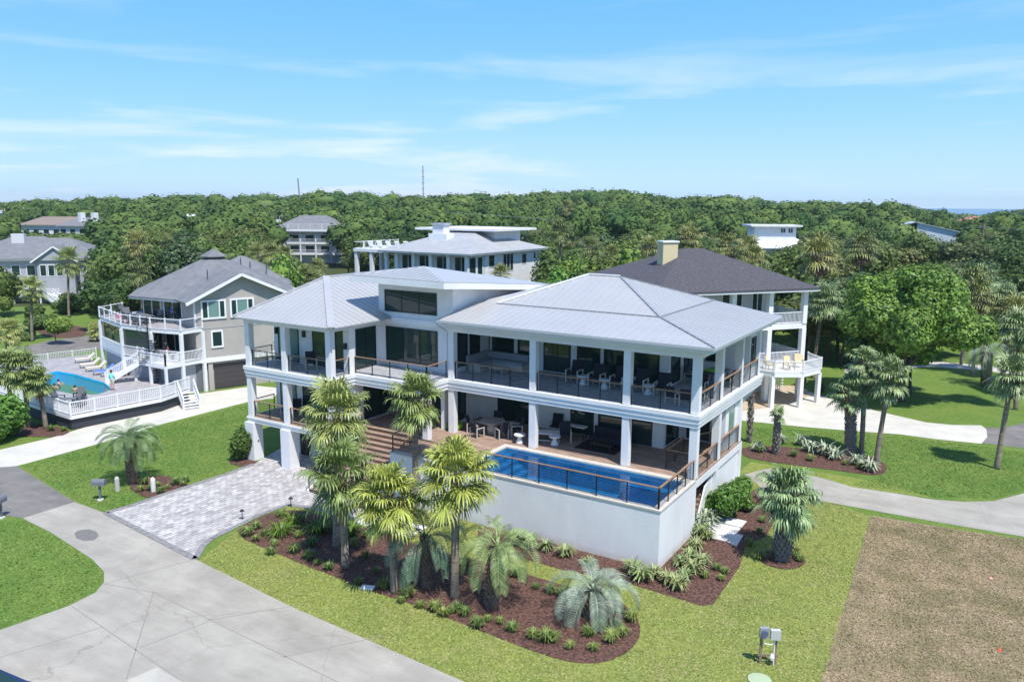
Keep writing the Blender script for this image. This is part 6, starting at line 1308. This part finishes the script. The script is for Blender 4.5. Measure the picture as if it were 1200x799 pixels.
for px, py, lb in ((138, 575, 'pale grey utility pedestal left of the feather palm trunk'), (180, 576, 'white and rusty water meter pipe right of the feather palm trunk')):
    t = thing('utility_post', tuple(G(px, py)), lb, 'utility post'); p = G(px, py); b = MB(); b.lathe((p.x, p.y, 0), [(.14, 0), (.14, .75), (.10, .85), (.03, .9)], 10); b.build('body', PW if px > 150 else mat('pedestal', (.45, .45, .42), .8), t)
    if px > 150: MB().tube([(p.x-.1, p.y, .75), (p.x-.35, p.y, .8), (p.x-.35, p.y, .05)], .05, 6).build('pipe', RB, t)
# electric meter stand on the lawn
p = G(899, 777); t = thing('meter_stand', tuple(p), 'wooden stand with grey electric meter boxes on the front lawn', 'meter stand'); MT = TR(p, 28) @ Matrix.Scale(.9, 4)
for x in (-.3, .3): MB(MT).box(x-.05, -.05, 0, x+.05, .05, 1.55).build('post', mat('grey_wood', (.24, .17, .12), .9), t)
MB(MT).box(-.42, -.06, .35, .42, -.02, .45).build('crossbar', MATS['grey_wood'], t)
MB(MT).box(-.42, -.22, 1.25, -.06, -.05, 1.7).build('meter_box', mat('meter_grey', (.28, .30, .32), .5), t); MB(MT).box(.02, -.24, 1.2, .42, -.05, 1.62).build('breaker_box', mat('box_grey', (.48, .48, .47), .5), t)
b = MB(MT); b.tube([(-.24, -.32, 1.5), (-.24, -.2, 1.5)], .13, 14); b.build('meter_dial', mat('dial', (.10, .12, .2), .2), t)
b = MB(MT); b.tube([(-.24, -.12, 1.3), (-.2, -.16, 1.0), (.1, -.16, .95), (.2, -.12, 1.2)], .025, 6); b.tube([(.22, -.1, 1.2), (.22, -.1, 0)], .03, 6); b.build('conduit', PW, t)
b = MB(MT); b.lathe((.12, -.2, .3), [(.09, 0), (.11, .12), (.05, .25)], 10); b.build('outlet_cover', PW, t)
for px, py, r, m_, lb, nm in ((107, 798, .55, PALEC, '', ''),):
    pass
p = G(890, 797); b = MB(); b.lathe((p.x, p.y, 0), [(.42, 0), (.42, .05), (.2, .07)], 20); o = b.build('valve_cover', mat('pale_green_lid', (.36, .44, .28), .8)); tag(o, 'pale green round cover in the lawn below the meter stand', 'cover')
p = G(431, 689); b = MB(TR(p, 20)); b.box(-.3, -.16, 0, .3, .16, .08); o = b.build('white_box_lid', mat('lid_white', (.8, .8, .76), .6)); tag(o, 'small white rectangular lid in the lawn edge by the mulch bed', 'cover')
for px, py, lb in ((1161, 678, 'small pink marker on the upper right of the dry lot'), (1171, 762, 'small orange marker on the lower right of the dry lot')):
    p = G(px, py); b = MB(); b.lathe((p.x, p.y, 0), [(.09, 0), (.07, .05), (.02, .09)], 8); o = b.build('survey_marker', mat('marker_'+('a' if px < 1165 else 'b'), (.8, .35, .3) if px < 1165 else (.9, .08, .02), .7)); tag(o, lb, 'marker')
def pot(px, py, label, m, s=1):
    p = G(px, py); t = thing('potted_plant', tuple(p), label, 'potted plant'); b = MB(); b.lathe((p.x, p.y, 0.03), [(.2*s, 0), (.3*s, .4*s), (.32*s, .42*s), (.26*s, .42*s)], 14); b.build('pot', m, t); v, f = tuft(700+px, 60, .6*s, .5*s, .03); mesh_obj('leaves', v+np.array([p.x, p.y, .42*s]), f, SHRUBLEAF, t)
pot(962, 459, 'yellowish plant in a dark pot at the edge of the curved drive', mat('dark_pot', (.04, .045, .05), .6), 1.2); pot(902, 461, 'green plant in a terracotta pot on the tan patio', mat('terracotta', (.50, .18, .09), .8)); pot(942, 449, 'dark pot by the lattice of the dark roofed house', MATS['dark_pot'], .8)
for px, py, lb in ((174, 502+106, ''),):
    pass
for px, py, lb in ((341, 594, 'black path light at the paver corner beside the mulch bed'), (284, 609, 'black path light on the left tip of the mulch bed'), (205, 467, 'dark planter by the storage door of the taupe house')):
    p = G(px, py); t = thing('path_light', tuple(p), lb, 'lamp'); b = MB(); b.tube([(p.x, p.y, 0), (p.x, p.y, .55)], .02, 6); b.build('stem', BLACK, t); b = MB(); b.lathe((p.x, p.y, .5), [(.14, 0), (.10, .05), (.03, .12)], 10); b.build('shade', BLACK, t)
# car, only its top shows at the bottom left
cp = G(-16, 822, 0.6); T = TR((cp.x-.6, cp.y-.4, 0), 25); CARB = mat('dark_blue_paint', (.015, .03, .085), .25, spec=.8)
t = thing('car', (cp.x-.6, cp.y-.4, 0), 'dark blue car cut off by the bottom left corner', 'car')
b = MB(T); prof = [(-2.3, .35), (-2.3, .8), (-1.5, .95), (-.9, 1.42), (.7, 1.45), (1.6, .98), (2.25, .85), (2.3, .35)]; n = len(prof)
v = []
for y, s, in ((-.88, 1), (-.72, 1), (.72, 1), (.88, 1)):
    for x, z in prof: v.append((x, y, z if abs(y) < .8 else min(z, .93+(z-.93)*.6)))
f = [tuple(range(n-1, -1, -1)), tuple(range(3*n, 4*n))]
for k in range(3): f += [(k*n+i, k*n+(i+1) % n, (k+1)*n+(i+1) % n, (k+1)*n+i) for i in range(n)]
b.add(v, f); b.build('body', CARB, t)
MB(T).add([(-1.45, -.66, .99), (-1.45, .66, .99), (-.93, .62, 1.41), (-.93, -.62, 1.41)], [(0, 1, 2, 3)]).build('rear_window', GLASS, t); b = MB(T); b.add([(1.52, -.66, 1.03), (1.52, .66, 1.03), (.76, .62, 1.44), (.76, -.62, 1.44)], [(3, 2, 1, 0)]); b.build('windscreen', GLASS, t)
for x in (-1.45, 1.4):
    for y in (-.8, .8): MB(T).tube([(x, y-.1, .33), (x, y+.1, .33)], .33, 18).build('wheel', BLACK, t)

# ---- thin summer haze
HAZE = .00013
hb_ = MB(); hb_.box(-5000, -300, -1.5, 5000, 9000, 75) if False else hb_.box(-4530, -4510, -1.5, 4500, 4540, 60)
o = hb_.build('haze', None or mat('haze_tmp', (1, 1, 1))); hm = bpy.data.materials.new('haze'); hm.use_nodes = True; t_ = hm.node_tree; t_.nodes.clear(); ho = N(t_, 'ShaderNodeOutputMaterial'); hv = N(t_, 'ShaderNodeVolumePrincipled'); hv.inputs['Color'].default_value = (.80, .88, 1, 1); hv.inputs['Density'].default_value = HAZE; hv.inputs['Anisotropy'].default_value = .2
t_.links.new(hv.outputs[0], ho.inputs['Volume']); o.data.materials.clear(); o.data.materials.append(hm); tag(o, 'thin pale haze over the woodland', 'haze', kind='stuff'); SC.cycles.volume_bounces = 0
